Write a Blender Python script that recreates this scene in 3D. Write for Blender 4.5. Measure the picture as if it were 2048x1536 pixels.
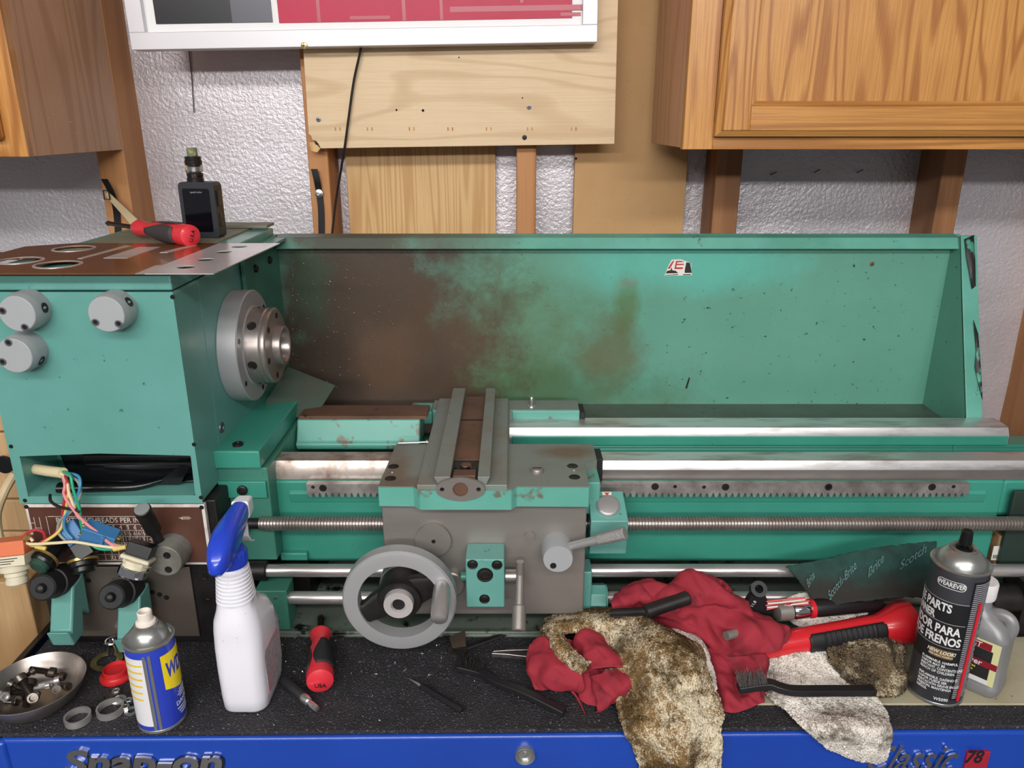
import bpy, bmesh, math, random
from mathutils import Vector, Matrix, noise as mnoise
random.seed(7)
for o in list(bpy.data.objects): bpy.data.objects.remove(o)
scene = bpy.context.scene
COL = scene.collection

# ------------------------------------------------------------------ camera (z = 0 is the top of the tool chest)
CAM_H, PITCH, FPX = 0.69, math.radians(18.75), 1555.0
cam = bpy.data.cameras.new('camera'); cam.sensor_width = 36; cam.sensor_fit = 'HORIZONTAL'
cam.lens = FPX / 2048 * 36; cam.clip_start = 0.02; cam.clip_end = 50
camo = bpy.data.objects.new('camera', cam); COL.objects.link(camo)
camo.location = (0, 0, CAM_H); camo.rotation_euler = (math.pi/2 - PITCH, 0, 0)
scene.camera = camo
# ------------------------------------------------------------------ world and lamps
scene.view_settings.view_transform = 'Standard'; scene.view_settings.look = 'None'
scene.view_settings.gamma = 1; scene.view_settings.exposure = 0.0
try: scene.view_settings.use_curve_mapping = False
except Exception: pass
w = bpy.data.worlds.new('world'); scene.world = w; w.use_nodes = True
w.node_tree.nodes['Background'].inputs[0].default_value = (0.95, 0.97, 1.0, 1)
w.node_tree.nodes['Background'].inputs[1].default_value = 0.2
def tube_lamp(name, loc, sx, sy, energy, tilt=0, col=(1, .985, .96)):
    l = bpy.data.lights.new(name, 'AREA'); l.shape = 'RECTANGLE'; l.size = sx; l.size_y = sy; l.energy = energy; l.color = col
    o = bpy.data.objects.new(name, l); COL.objects.link(o); o.location = loc; o.rotation_euler = (tilt, 0, 0)
    return o
# two rows of fluorescent tubes under the ceiling behind the photographer, shining down into the shop and up onto the ceiling
for nm, x, y, e, tl in (('shop_light', -.3, -1.0, 38, 50), ('shop_light_far', -.2, -3.3, 76, 60)):
    tube_lamp(nm, (x, y, 1.60), 3.2, .14, e, math.radians(tl))
    tube_lamp(nm + '_up', (x, y, 1.63), 3.2, .14, e*.35, math.pi)

# ------------------------------------------------------------------ helpers
CT, ST = math.cos(PITCH), math.sin(PITCH)
def P(px, py, Y=None, Z=None, X=None):
    """the point of the place that lies at photo position px,py on the plane Y=.., Z=.. or X=.."""
    a, b = (px - 1024) / FPX, (py - 768) / FPX
    d = Vector((a, CT - b*ST, -ST - b*CT))
    k = Y/d.y if Y is not None else ((Z - CAM_H)/d.z if Z is not None else X/d.x)
    return Vector((d.x*k, d.y*k, CAM_H + d.z*k))
def XA(px, py, Y): return P(px, py, Y=Y).x
def ZA(py, Y): return P(1024, py, Y=Y).z
def lin(c):
    if isinstance(c, str):
        h = c.lstrip('#'); c = tuple(int(h[i:i+2], 16)/255 for i in (0, 2, 4))
        c = tuple(x/12.92 if x <= .04045 else ((x+.055)/1.055)**2.4 for x in c)
    return tuple(c[:3]) + (1.0,)

def _n(nt, t, ins=None, **kw):
    n = nt.nodes.new(t)
    for k, v in kw.items(): setattr(n, k, v)
    for k, v in (ins or {}).items():
        if hasattr(v, 'is_output') or v.__class__.__name__.startswith('NodeSocket'): nt.links.new(v, n.inputs[k])
        else: n.inputs[k].default_value = v
    return n
def _mix(nt, f, a, b):
    n = nt.nodes.new('ShaderNodeMix'); n.data_type = 'RGBA'
    for i, v in ((0, f), (6, a), (7, b)):
        if v.__class__.__name__.startswith('NodeSocket'): nt.links.new(v, n.inputs[i])
        else: n.inputs[i].default_value = v
    return n.outputs[2]
def _rng(nt, v, a, b, lo=0., hi=1.):
    return _n(nt, 'ShaderNodeMapRange', {0: v, 1: a, 2: b, 3: lo, 4: hi}).outputs[0]
def _noise(nt, vec, s, det=5, rough=.6, dist=0.):
    return _n(nt, 'ShaderNodeTexNoise', {'Vector': vec, 'Scale': s, 'Detail': det, 'Roughness': rough, 'Distortion': dist}).outputs[0]
MATS = {}
def mat(name, col, rough=.5, metal=0., col2=None, s=20, f=.5, soft=.15, stretch=(1, 1, 1), col3=None, s3=60, f3=.65, soft3=.05,
        bump=0., bs=150, bkind='noise', bd=.001, rough2=None, blobs=(), spec=.5, coat=0., trans=0., bstretch=None, sub=0.):
    m = bpy.data.materials.new(name); m.use_nodes = True; nt = m.node_tree
    b = nt.nodes['Principled BSDF']
    b.inputs['Base Color'].default_value = lin(col); b.inputs['Roughness'].default_value = rough; b.inputs['Metallic'].default_value = metal
    b.inputs['Specular IOR Level'].default_value = spec; b.inputs['Coat Weight'].default_value = coat
    b.inputs['Transmission Weight'].default_value = trans
    tc = _n(nt, 'ShaderNodeTexCoord').outputs['Object']
    mp = _n(nt, 'ShaderNodeMapping', {0: tc, 3: stretch}).outputs[0]
    c = lin(col); linked = False
    if col2 is not None:
        fac = _rng(nt, _noise(nt, mp, s), f - soft, f + soft)
        c = _mix(nt, fac, c, lin(col2)); linked = True
        if rough2 is not None: nt.links.new(_rng(nt, fac, 0, 1, rough, rough2), b.inputs['Roughness'])
    if col3 is not None:
        c = _mix(nt, _rng(nt, _noise(nt, mp, s3, 3), f3 - soft3, f3 + soft3), c, lin(col3)); linked = True
    if blobs:
        pos = _n(nt, 'ShaderNodeNewGeometry').outputs['Position']
        wob = _noise(nt, pos, 14, 6, .7)
        for (x, y, z, rx, ry, rz, bc, amt) in blobs:
            v = _n(nt, 'ShaderNodeVectorMath', {0: pos, 1: (x, y, z)}, operation='SUBTRACT').outputs[0]
            v = _n(nt, 'ShaderNodeVectorMath', {0: v, 1: (1/rx, 1/ry, 1/rz)}, operation='MULTIPLY').outputs[0]
            L = _n(nt, 'ShaderNodeVectorMath', {0: v}, operation='LENGTH').outputs['Value']
            t = _n(nt, 'ShaderNodeMath', {0: wob, 1: 1.6, 2: L}, operation='MULTIPLY_ADD').outputs[0]
            c = _mix(nt, _rng(nt, t, 2.0, 1.25, 0, amt), c, lin(bc)); linked = True
    if linked: nt.links.new(c, b.inputs['Base Color'])
    if bump:
        bv = _n(nt, 'ShaderNodeMapping', {0: tc, 3: bstretch or (1, 1, 1)}).outputs[0]
        if bkind == 'noise': h = _noise(nt, bv, bs, 4)
        else:
            h = _n(nt, 'ShaderNodeTexVoronoi', {'Vector': bv, 'Scale': bs}, feature='DISTANCE_TO_EDGE' if bkind == 'crack' else 'F1').outputs[0]
            if bkind == 'drop': h = _rng(nt, h, .15, .42, 1, 0)
        bn = _n(nt, 'ShaderNodeBump', {'Strength': bump, 'Distance': bd, 'Height': h}).outputs[0]
        nt.links.new(bn, b.inputs['Normal'])
    MATS[name] = m
    return m
def wood(name, light, dark, axis=2, rings=9., across=7., along=.9, rough=.45, contrast=1., fib=.35, seed=0., coat=0., sharp=-.2):
    m = bpy.data.materials.new(name); m.use_nodes = True; nt = m.node_tree; b = nt.nodes['Principled BSDF']
    tc = _n(nt, 'ShaderNodeTexCoord').outputs['Object']
    sc = [across]*3; sc[axis] = along
    v = _n(nt, 'ShaderNodeMapping', {0: tc, 1: (seed, seed*.7, seed*.3), 3: sc}).outputs[0]
    nz = _noise(nt, v, 1.0, 2.5, .45, .25)
    sn = _n(nt, 'ShaderNodeMath', {0: nz, 1: rings*6.283}, operation='MULTIPLY').outputs[0]
    sn = _n(nt, 'ShaderNodeMath', {0: sn}, operation='SINE').outputs[0]
    r = _rng(nt, sn, sharp, 1., 0, contrast)
    fs = [420.]*3; fs[axis] = 9.
    fv = _n(nt, 'ShaderNodeMapping', {0: tc, 3: fs}).outputs[0]
    fb = _rng(nt, _noise(nt, fv, 1., 3, .6), .42, .7)
    c = _mix(nt, r, lin(light), lin(dark))
    k = _n(nt, 'ShaderNodeMath', {0: fb, 1: fib}, operation='MULTIPLY').outputs[0]
    c = _mix(nt, k, c, lin(dark))
    big = _rng(nt, _noise(nt, tc, 5., 2), .35, .7, 0, .3)
    c = _mix(nt, big, c, lin(dark))
    nt.links.new(c, b.inputs['Base Color']); b.inputs['Roughness'].default_value = rough; b.inputs['Coat Weight'].default_value = coat
    bn = _n(nt, 'ShaderNodeBump', {'Strength': .15, 'Distance': .0006, 'Height': fb}).outputs[0]; nt.links.new(bn, b.inputs['Normal'])
    MATS[name] = m
    return m

MWD = {}
def mw(o): return MWD.get(o.name, Matrix.Identity(4)) if o is not None else Matrix.Identity(4)
def tag(o, label=None, cat=None, group=None, kind=None):
    if label: o['label'] = label
    if cat: o['category'] = cat
    if group: o['group'] = group
    if kind: o['kind'] = kind
    return o
def thing(name, label, cat, loc=(0, 0, 0), rot=(0, 0, 0), group=None, kind=None):
    o = bpy.data.objects.new(name, None); COL.objects.link(o); o.empty_display_size = .02
    o.location = loc; o.rotation_euler = rot
    MWD[o.name] = Matrix.LocRotScale(Vector(loc), __import__('mathutils').Euler(rot), None)
    return tag(o, label, cat, group, kind)
def frame(ax):
    ax = Vector(ax).normalized()
    t = Vector((0, 0, 1)) if abs(ax.z) < .9 else Vector((1, 0, 0))
    u = t.cross(ax).normalized(); v = ax.cross(u)
    return u, v, ax
class B:
    """collects shapes in one bmesh; .obj() links them as one object"""
    def __init__(s): s.bm = bmesh.new(); s.mi = 0
    def face(s, vs):
        try:
            f = s.bm.faces.new(vs); f.material_index = s.mi; return f
        except ValueError: return None
    def m(s, i): s.mi = i; return s
    def box(s, x0, x1, y0, y1, z0, z1, M=None):
        vs = [Vector((x, y, z)) for x in (x0, x1) for y in (y0, y1) for z in (z0, z1)]
        vs = [s.bm.verts.new(M @ v if M else v) for v in vs]
        for q in ((0, 1, 3, 2), (4, 6, 7, 5), (0, 4, 5, 1), (2, 3, 7, 6), (0, 2, 6, 4), (1, 5, 7, 3)): s.face([vs[i] for i in q])
        return s
    def hexa(s, c):  # 8 corners: bottom loop 4 then top loop 4
        vs = [s.bm.verts.new(Vector(v)) for v in c]
        for q in ((3, 2, 1, 0), (4, 5, 6, 7), (0, 1, 5, 4), (1, 2, 6, 5), (2, 3, 7, 6), (3, 0, 4, 7)): s.face([vs[i] for i in q])
        return s
    def rev(s, prof, p, ax, seg=32, cap=True, a0=0., a1=2*math.pi):
        u, v, w_ = frame(ax); p = Vector(p); full = abs(a1 - a0 - 2*math.pi) < 1e-6
        n = seg if full else seg + 1; rings = []
        for r, h in prof:
            if r < 1e-7: rings.append([s.bm.verts.new(p + w_*h)]); continue
            rings.append([s.bm.verts.new(p + w_*h + (u*math.cos(a0 + (a1-a0)*i/seg) + v*math.sin(a0 + (a1-a0)*i/seg))*r) for i in range(n)])
        for A, C in zip(rings, rings[1:]):
            for i in range(seg):
                j = (i+1) % n
                if len(A) == 1 and len(C) == 1: continue
                if len(A) == 1: s.face([A[0], C[j], C[i]])
                elif len(C) == 1: s.face([A[i], A[j], C[0]])
                else: s.face([A[i], A[j], C[j], C[i]])
        if cap and full:
            if len(rings[0]) > 1: s.face(list(reversed(rings[0])))
            if len(rings[-1]) > 1: s.face(rings[-1])
        return s
    def cyl(s, a, b, r, r2=None, seg=24, cap=True, ch=0.):
        a = Vector(a); b = Vector(b); L = (b-a).length; r2 = r if r2 is None else r2
        pr = [(r, 0), (r2, L)] if ch <= 0 else [(r-ch, 0), (r, ch), (r2, L-ch), (r2-ch, L)]
        return s.rev(pr, a, b-a, seg, cap)
    def tube(s, pts, r, seg=10, smooth=0, flat=None, cap=True):
        pts = [Vector(p) for p in pts]
        if smooth: pts = spline(pts, smooth)
        n = len(pts); rr = r if isinstance(r, (list, tuple)) else [r]*n
        if len(rr) != n: rr = [rr[min(len(rr)-1, int(i*(len(rr)-1)/(n-1)+.5))] if False else lerp_list(rr, i/(n-1)) for i in range(n)]
        rings = []; u = None
        for i, p in enumerate(pts):
            t = (pts[min(i+1, n-1)] - pts[max(i-1, 0)]).normalized()
            if u is None: u, _, _ = frame(t)
            u = (u - t*u.dot(t)).normalized(); v = t.cross(u)
            k = flat if flat else 1.
            rings.append([s.bm.verts.new(p + (u*math.cos(6.28318*j/seg) + v*math.sin(6.28318*j/seg)*k)*rr[i]) for j in range(seg)])
        for A, C in zip(rings, rings[1:]):
            for j in range(seg): s.face([A[j], A[(j+1) % seg], C[(j+1) % seg], C[j]])
        if cap: s.face(list(reversed(rings[0]))); s.face(rings[-1])
        return s
    def prism(s, poly, d0, d1, axis='x'):
        """poly of 2-D points: axis x -> (y,z), y -> (x,z), z -> (x,y)"""
        def mk(p, d): return {'x': Vector((d, p[0], p[1])), 'y': Vector((p[0], d, p[1])), 'z': Vector((p[0], p[1], d))}[axis]
        A = [s.bm.verts.new(mk(p, d0)) for p in poly]; C = [s.bm.verts.new(mk(p, d1)) for p in poly]; n = len(poly)
        s.face(list(reversed(A))); s.face(C)
        for i in range(n): s.face([A[i], A[(i+1) % n], C[(i+1) % n], C[i]])
        return s
    def loft(s, loops, cap=True, closed=True):
        R = [[s.bm.verts.new(Vector(p)) for p in L] for L in loops]; n = len(R[0])
        for A, C in zip(R, R[1:]):
            for i in range(n if closed else n-1): s.face([A[i], A[(i+1) % n], C[(i+1) % n], C[i]])
        if cap: s.face(list(reversed(R[0]))); s.face(R[-1])
        return s
    def mesh(s, me, M=None):
        n0 = len(s.bm.verts); f0 = len(s.bm.faces); s.bm.from_mesh(me); s.bm.verts.ensure_lookup_table(); s.bm.faces.ensure_lookup_table()
        for v in s.bm.verts[n0:]:
            if M: v.co = M @ v.co
        for f in s.bm.faces[f0:]: f.material_index = s.mi
        return s
    def plate(s, outlines, th, M=None): return s.mesh(plate_mesh(outlines, th), M)
    def xf(s, M):
        for v in s.bm.verts: v.co = M @ v.co
        return s
    def obj(s, name, mats, parent=None, bevel=0., seg=2, world=True, loc=None, ang=35, label=None, cat=None, group=None, kind=None, solid=0., sub=0, fixn=True):
        me = bpy.data.meshes.new(name)
        if fixn: bmesh.ops.recalc_face_normals(s.bm, faces=s.bm.faces)
        s.bm.to_mesh(me); s.bm.free()
        for m_ in (mats if isinstance(mats, (list, tuple)) else [mats]): me.materials.append(MATS[m_] if isinstance(m_, str) else m_)
        me.shade_smooth()
        try: me.set_sharp_from_angle(angle=math.radians(ang))
        except Exception: pass
        o = bpy.data.objects.new(name, me); COL.objects.link(o)
        if parent is not None:
            o.parent = parent; MWD[o.name] = mw(parent)
            if world: me.transform(mw(parent).inverted())
        elif loc is not None:
            if world: me.transform(Matrix.Translation(-Vector(loc)))
            o.location = loc; MWD[o.name] = Matrix.Translation(Vector(loc))
        if solid:
            md = o.modifiers.new('solid', 'SOLIDIFY'); md.thickness = solid; md.offset = 0
        if bevel:
            md = o.modifiers.new('bevel', 'BEVEL'); md.width = bevel; md.segments = seg; md.limit_method = 'ANGLE'; md.angle_limit = math.radians(35)
            md.use_clamp_overlap = True
            wn = o.modifiers.new('wn', 'WEIGHTED_NORMAL'); wn.keep_sharp = True
        if sub:
            md = o.modifiers.new('sub', 'SUBSURF'); md.levels = sub; md.render_levels = sub
        return tag(o, label, cat, group, kind)
def lerp_list(L, t):
    x = t*(len(L)-1); i = min(int(x), len(L)-2); return L[i] + (L[i+1]-L[i])*(x-i)
def spline(pts, k=6):
    pts = [Vector(p) for p in pts]; out = []
    for i in range(len(pts)-1):
        p0 = pts[max(i-1, 0)]; p1 = pts[i]; p2 = pts[i+1]; p3 = pts[min(i+2, len(pts)-1)]
        for j in range(k):
            t = j/k
            out.append(.5*((2*p1) + (p2-p0)*t + (2*p0-5*p1+4*p2-p3)*t*t + (3*p1-p0-3*p2+p3)*t**3))
    out.append(pts[-1]); return out
def circ(x, y, r, n=32, ry=None): return [(x + r*math.cos(6.28318*i/n), y + (ry or r)*math.sin(6.28318*i/n)) for i in range(n)]
def rrect(x0, x1, y0, y1, r, n=5):
    out = []
    for cx, cy, a in ((x1-r, y1-r, 0), (x0+r, y1-r, 90), (x0+r, y0+r, 180), (x1-r, y0+r, 270)):
        for i in range(n+1):
            t = math.radians(a + 90*i/n); out.append((cx + r*math.cos(t), cy + r*math.sin(t)))
    return out
def _curve_mesh(cu):
    o = bpy.data.objects.new('tmp', cu); COL.objects.link(o)
    dg = bpy.context.evaluated_depsgraph_get()
    me = bpy.data.meshes.new_from_object(o.evaluated_get(dg)); bpy.data.objects.remove(o); bpy.data.curves.remove(cu)
    return me
def plate_mesh(outlines, th):
    cu = bpy.data.curves.new('tmp', 'CURVE'); cu.dimensions = '2D'; cu.fill_mode = 'BOTH'; cu.extrude = th/2
    for L in outlines:
        sp = cu.splines.new('POLY'); sp.points.add(len(L)-1); sp.use_cyclic_u = True
        for p, q in zip(sp.points, L): p.co = (q[0], q[1], 0, 1)
    return _curve_mesh(cu)
def text_mesh(t, size, th=.0004, align='CENTER', bold=0., shear=0., space=1.):
    cu = bpy.data.curves.new('tmp', 'FONT'); cu.body = t; cu.size = size; cu.extrude = th/2; cu.align_x = align; cu.align_y = 'CENTER'
    cu.offset = bold*size; cu.shear = shear; cu.space_character = space; cu.resolution_u = 3
    return _curve_mesh(cu)
RX = Matrix.Rotation(math.pi/2, 4, 'X')      # a drawing in x,y stood upright, facing -Y
def T(x, y=None, z=None): return Matrix.Translation(Vector(x) if y is None else Vector((x, y, z)))
def facing(p, xdir, ydir):
    x = Vector(xdir).normalized(); z = x.cross(Vector(ydir)).normalized(); y = z.cross(x)
    return Matrix(((x.x, y.x, z.x, p[0]), (x.y, y.y, z.y, p[1]), (x.z, y.z, z.z, p[2]), (0, 0, 0, 1)))
def text(t, size, M, m, parent, name='lettering', th=.0004, world=True, sx=1., **kw):
    return B().mesh(text_mesh(t, size, th, **kw), M @ Matrix.Diagonal((sx, 1, 1, 1))).obj(name, m, parent, world=world)
def wrap(b, R, a_mid):
    """bend a drawing in x,y round a can of radius R standing on z; a_mid is the angle of x=0"""
    bm = b.bm; xs = [v.co.x for v in bm.verts]
    x = min(xs)
    while x < max(xs):
        bmesh.ops.bisect_plane(bm, geom=bm.verts[:] + bm.edges[:] + bm.faces[:], plane_co=(x, 0, 0), plane_no=(1, 0, 0)); x += R*.13
    for v in bm.verts:
        a = a_mid + v.co.x/R; r = R + v.co.z
        v.co = Vector((r*math.cos(a), r*math.sin(a), v.co.y))
    return b
def dup(o, parent=None, M=None, label=None):
    c = o.copy(); COL.objects.link(c)
    if parent is not None: c.parent = parent
    if M is not None: c.matrix_local = M
    if label: c['label'] = label
    for ch in list(o.children): dup(ch, c)
    return c
def fbm(p, s): return mnoise.fractal(Vector(p)*s, 1., 2., 4)
# ------------------------------------------------------------------ materials
mat('floor_paint', '#6d6a66', .6, col2='#55524f', s=3)
mat('ceiling_white', '#e6e4e0', .8)
m = mat('foil', '#d9d4da', .36, .42, col2='#c9c2c8', s=4, bump=.42, bs=135, bkind='noise', bd=.004)
wood('stud_wood', '#c98f5c', '#a86e3f', 2, 4, 14, .8, .6, .6, .25)
wood('stud_dark', '#a9764c', '#7e5230', 2, 4, 14, .8, .6, .6, .25, 3.)
wood('oak_cab', '#d59a54', '#9a5c27', 2, 17, 9.5, 1.0, .35, .75, .5, 1.3, .15, .1)
wood('oak_cab_rail', '#cf934e', '#99602c', 0, 14, 9, .6, .35, .7, .5, 2.3, .15, .1)
wood('oak_side', '#d0a27c', '#ac7d58', 2, 12, 6, .7, .45, .6, .4, 4.1, 0., .2)
wood('oak_board', '#e6caa4', '#c9a77e', 0, 17, 6, .9, .5, .6, .2, 5.2, 0., .45)
wood('oak_ply', '#e4bd85', '#c4935a', 2, 22, 14, .5, .5, .75, .35, 6.1)
mat('mdf', '#d3aa7a', .8, col2='#c59a69', s=9, soft=.3, col3='#a87c4c', s3=240, f3=.7, soft3=.03, bump=.05, bs=400)
wood('crate_wood', '#c6a377', '#8f6b42', 2, 4, 11, 1.2, .7, .8, .3, 7.)
mat('dark_gap', '#0b0908', .9)
mat('white_frame', '#dedbe0', .35, .15)
mat('mat_white', '#f2f1f2', .5)
mat('poster_black', '#1c1a21', .3, spec=.35)
mat('poster_red', '#c4234a', .35, col2='#ba1d42', s=6, spec=.25)
mat('poster_red_bar', '#ad1c3c', .3)
mat('poster_grey', '#4b4956', .3)
mat('brass', '#cdb778', .3, .9)
mat('zinc', '#c9c9c6', .28, .9)
mat('screw_grey', '#77767a', .4, .8)
mat('hole_black', '#080707', .9)
mat('black_strap', '#17161a', .45)
mat('tan_strap', '#c9b48f', .6)
mat('black_cord', '#1c1513', .5)
# the lathe
G1, G2 = '#4a9a86', '#3f8b78'
BR = '#4b3a31'
mat('green', '#659f97', .36, col2='#5b968d', s=9, soft=.2, col3='#2b5d50', s3=90, f3=.72, soft3=.03, bump=.12, bs=260, bd=.0006, coat=.12)
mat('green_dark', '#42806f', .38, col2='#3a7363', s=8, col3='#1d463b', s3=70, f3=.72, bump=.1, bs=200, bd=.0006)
mat('green_bed', '#3f9785', .36, col2='#358573', s=6, soft=.25, col3='#21463c', s3=45, f3=.74, soft3=.04, bump=.1, bs=200, bd=.0006)
mat('green_worn', '#66aa9c', .4, col2='#5aa192', s=12, col3='#6d6a5c', s3=28, f3=.62, soft3=.03, bump=.12, bs=160)
mat('guard_green', '#68a391', .36, col2='#5a937f', s=4.5, soft=.3, col3='#24443a', s3=110, f3=.70, soft3=.02, bump=.22, bs=150, bd=.0012,
    blobs=[(-.03, 1.3, .30, .19, .3, .2, '#5a7552', .75), (.03, 1.3, .23, .3, .3, .07, '#4c6b4a', .7), (-.26, 1.3, .37, .25, .3, .40, BR, .97), (-.16, 1.3, .27, .16, .3, .17, '#54402f', .97),
           (-.28, 1.3, .21, .24, .4, .15, '#4d4138', .97), (-.345, 1.3, .44, .04, .3, .1, '#3f5443', .7), (-.22, 1.3, .29, .07, .3, .07, '#6b5240', .6),
           (.197, 1.3, .405, .022, .3, .09, '#57703f', .75), (.172, 1.3, .30, .07, .3, .065, '#5f6242', .8), (.197, 1.3, .43, .02, .3, .01, '#7a5a3c', .8), (.28, 1.3, .46, .2, .3, .05, '#5fb6a6', .8)])
mat('guard_lip', '#68ad9d', .34, col2='#589a88', s=8, col3='#4b3a30', s3=50, f3=.72, bump=.25, bs=160, bd=.0012,
    blobs=[(-.27, 1.29, .51, .16, .3, .1, '#4a4037', .9), (-.1, 1.29, .51, .12, .3, .1, '#5b5a4a', .6)])
mat('guard_flange', '#5a6d62', .42, .1, col2='#4d5249', s=14, soft=.3, col3='#33302b', s3=80, f3=.68, bump=.2, bs=200,
    blobs=[(-.25, 1.25, .21, .3, .2, .2, '#5a4a40', .9)])
mat('bare_edge', '#2d2a2b', .5, col2='#57a18d', s=40, f=.56, soft=.04)
mat('alu', '#a9a9ab', .42, .35, bump=.04, bs=500)
mat('alu_bright', '#b4b3b4', .36, .6, bump=.05, bs=300)
mat('knob_grey', '#a4a7a9', .5, .1, bump=.05, bs=600)
mat('knob_dirty', '#8b8a84', .5, .2, col2='#6d6a62', s=30)
mat('steel', '#bdb5b1', .28, .8, col2='#8a807a', s=22, soft=.25, rough2=.4)
mat('steel_bright', '#dad6d6', .26, .75, col2='#b3adab', s=16, soft=.2, stretch=(.3, 1, 1), rough2=.34)
mat('steel_rusty', '#d0c4bc', .34, .65, col2='#85695b', s=26, f=.56, soft=.12, rough2=.5)
mat('steel_way', '#e2e0e1', .34, .8, col2='#a39c98', s=30, f=.6, soft=.12, stretch=(.35, 1.5, 1.5), rough2=.4)
mat('way_front', '#9a9593', .36, .55, col2='#7c7470', s=20, soft=.2, stretch=(.3, 1, 1))
mat('rack_steel', '#bdb9b7', .42, .7, col2='#8a827e', s=30)
mat('cast_grey', '#868e88', .5, .3, col2='#857568', s=9, f=.6, soft=.12, col3='#4b4541', s3=120, f3=.7)
mat('cast_brown', '#7a5a47', .5, .3, col2='#5b4337', s=14, soft=.2, col3='#2b211c', s3=60, f3=.68)
mat('apron_steel', '#9d9792', .4, .55, col2='#8b8580', s=5, soft=.2, stretch=(.25, 1, 3.), bump=.05, bs=120, bstretch=(.1, 1, 4))
mat('dark_iron', '#2e2b2b', .45, .4, col2='#1d1b1b', s=30)
mat('black_oil', '#121011', .3, .1, col2='#1d1a19', s=12, rough2=.6)
mat('panel_steel', '#8b8077', .38, .7, col2='#786d64', s=5, soft=.25)
mat('legend_brown', '#5c3a2e', .42, col2='#4a2d24', s=8, coat=.1)
mat('legend_white', '#d9d2cc', .5, col2='#a89a90', s=40, f=.62)
mat('plate_silver', '#dcd8d9', .26, .45, col2='#cdc5c2', s=8)
mat('plate_copper', '#9a6137', .2, .35, col2='#84502e', s=9, soft=.25, coat=.3)
mat('plate_brown', '#743f27', .2, .3, col2='#86502f', s=7, coat=.3)
mat('black_rubber', '#1d1c1e', .6, bump=.1, bs=500)
mat('black_gloss', '#121214', .3)
mat('black_tape', '#0f1012', .22, bump=.15, bs=25, bd=.003)
mat('lid_tan', '#8b8672', .55, col2='#6e7561', s=10)
mat('pan_green', '#7a857a', .4, .1, col2='#5e665d', s=7, soft=.3, col3='#171614', s3=35, f3=.6, soft3=.05)
# ------------------------------------------------------------------ the room
FLOOR = -0.95
STUD_Y, FOIL_Y = 1.52, 1.609
B().box(-3, 3, -4.6, 1.75, FLOOR-.05, FLOOR).obj('floor', 'floor_paint', kind='structure')
B().box(-3, 3, -4.6, 1.75, 1.72, 1.77).obj('ceiling', 'ceiling_white', kind='structure')
wb = B()
# crinkled foil-faced insulation, real relief on a grid
nx, nz = 150, 90
gv = [[wb.bm.verts.new((-2.4 + 4.8*i/nx, FOIL_Y + .005*fbm((i*.05, 0, j*.05), 1.3) + .0015*fbm((i*.2, 3, j*.2), 1.), FLOOR + (1.72-FLOOR)*j/nz)) for j in range(nz+1)] for i in range(nx+1)]
for i in range(nx):
    for j in range(nz): wb.face([gv[i][j], gv[i+1][j], gv[i+1][j+1], gv[i][j+1]])
wall = wb.obj('wall_back', 'foil', kind='structure')
def stud(pxl, pxr, py, m='stud_wood', lean=0.):
    a, b_ = XA(pxl, py, STUD_Y), XA(pxr, py, STUD_Y)
    return B().box(a, b_, STUD_Y, FOIL_Y+.03, FLOOR, 1.72).obj('stud', m, wall, bevel=.002)
stud(214, 268, 440); stud(622, 662, 400); stud(1033, 1072, 370); stud(1428, 1478, 400, 'stud_dark'); stud(1880, 1925, 370, 'stud_dark')
x = XA(2042, 900, STUD_Y); B().box(x, x+.038, STUD_Y, FOIL_Y+.03, FLOOR, 1.72).obj('stud', 'stud_wood', wall, bevel=.002)
# staples and dark marks in the foil below the cabinet
for px, py in ((1547, 347), (1634, 342), (1720, 342)):
    p = P(px, py, Y=FOIL_Y-.008); B().tube([p + Vector((-.006, 0, -.003)), p + Vector((.006, 0, .003))], .0009, 6).obj('staple', 'dark_iron', wall)
# seam in the foil
B().tube([P(378, 100, Y=FOIL_Y-.006), P(384, 160, Y=FOIL_Y-.006), P(388, 225, Y=FOIL_Y-.006)], .0012, 6).obj('foil_seam', 'screw_grey', wall)

# boards screwed to the studs
BY = 1.502
def flat(name, m, px0, px1, py0, py1, y0, y1, label, cat, bevel=.001, extra=None):
    a, b_ = P(px0, py1, Y=y0), P(px1, py0, Y=y0)
    root = thing(name, label, cat, ((a.x+b_.x)/2, y1, a.z))
    B().box(a.x, b_.x, y0, y1, a.z, b_.z).obj('board', m, root, bevel=bevel)
    return root
mdf = flat('fibreboard_panel', 'mdf', 1140, 1412, -200, 700, 1.582, 1.598, 'tan fibreboard panel beside the pale oak board, reaching behind the lathe', 'panel')
ply = flat('plywood_strip', 'oak_ply', 716, 990, 200, 700, 1.582, 1.598, 'narrow oak plywood strip with vertical grain below the pale oak board', 'board')
p = P(1152, 317, Y=1.5815); B().cyl(p, p + Vector((0, -.0008, 0)), .0022, seg=12).obj('nail_hole', 'hole_black', mdf)
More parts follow.
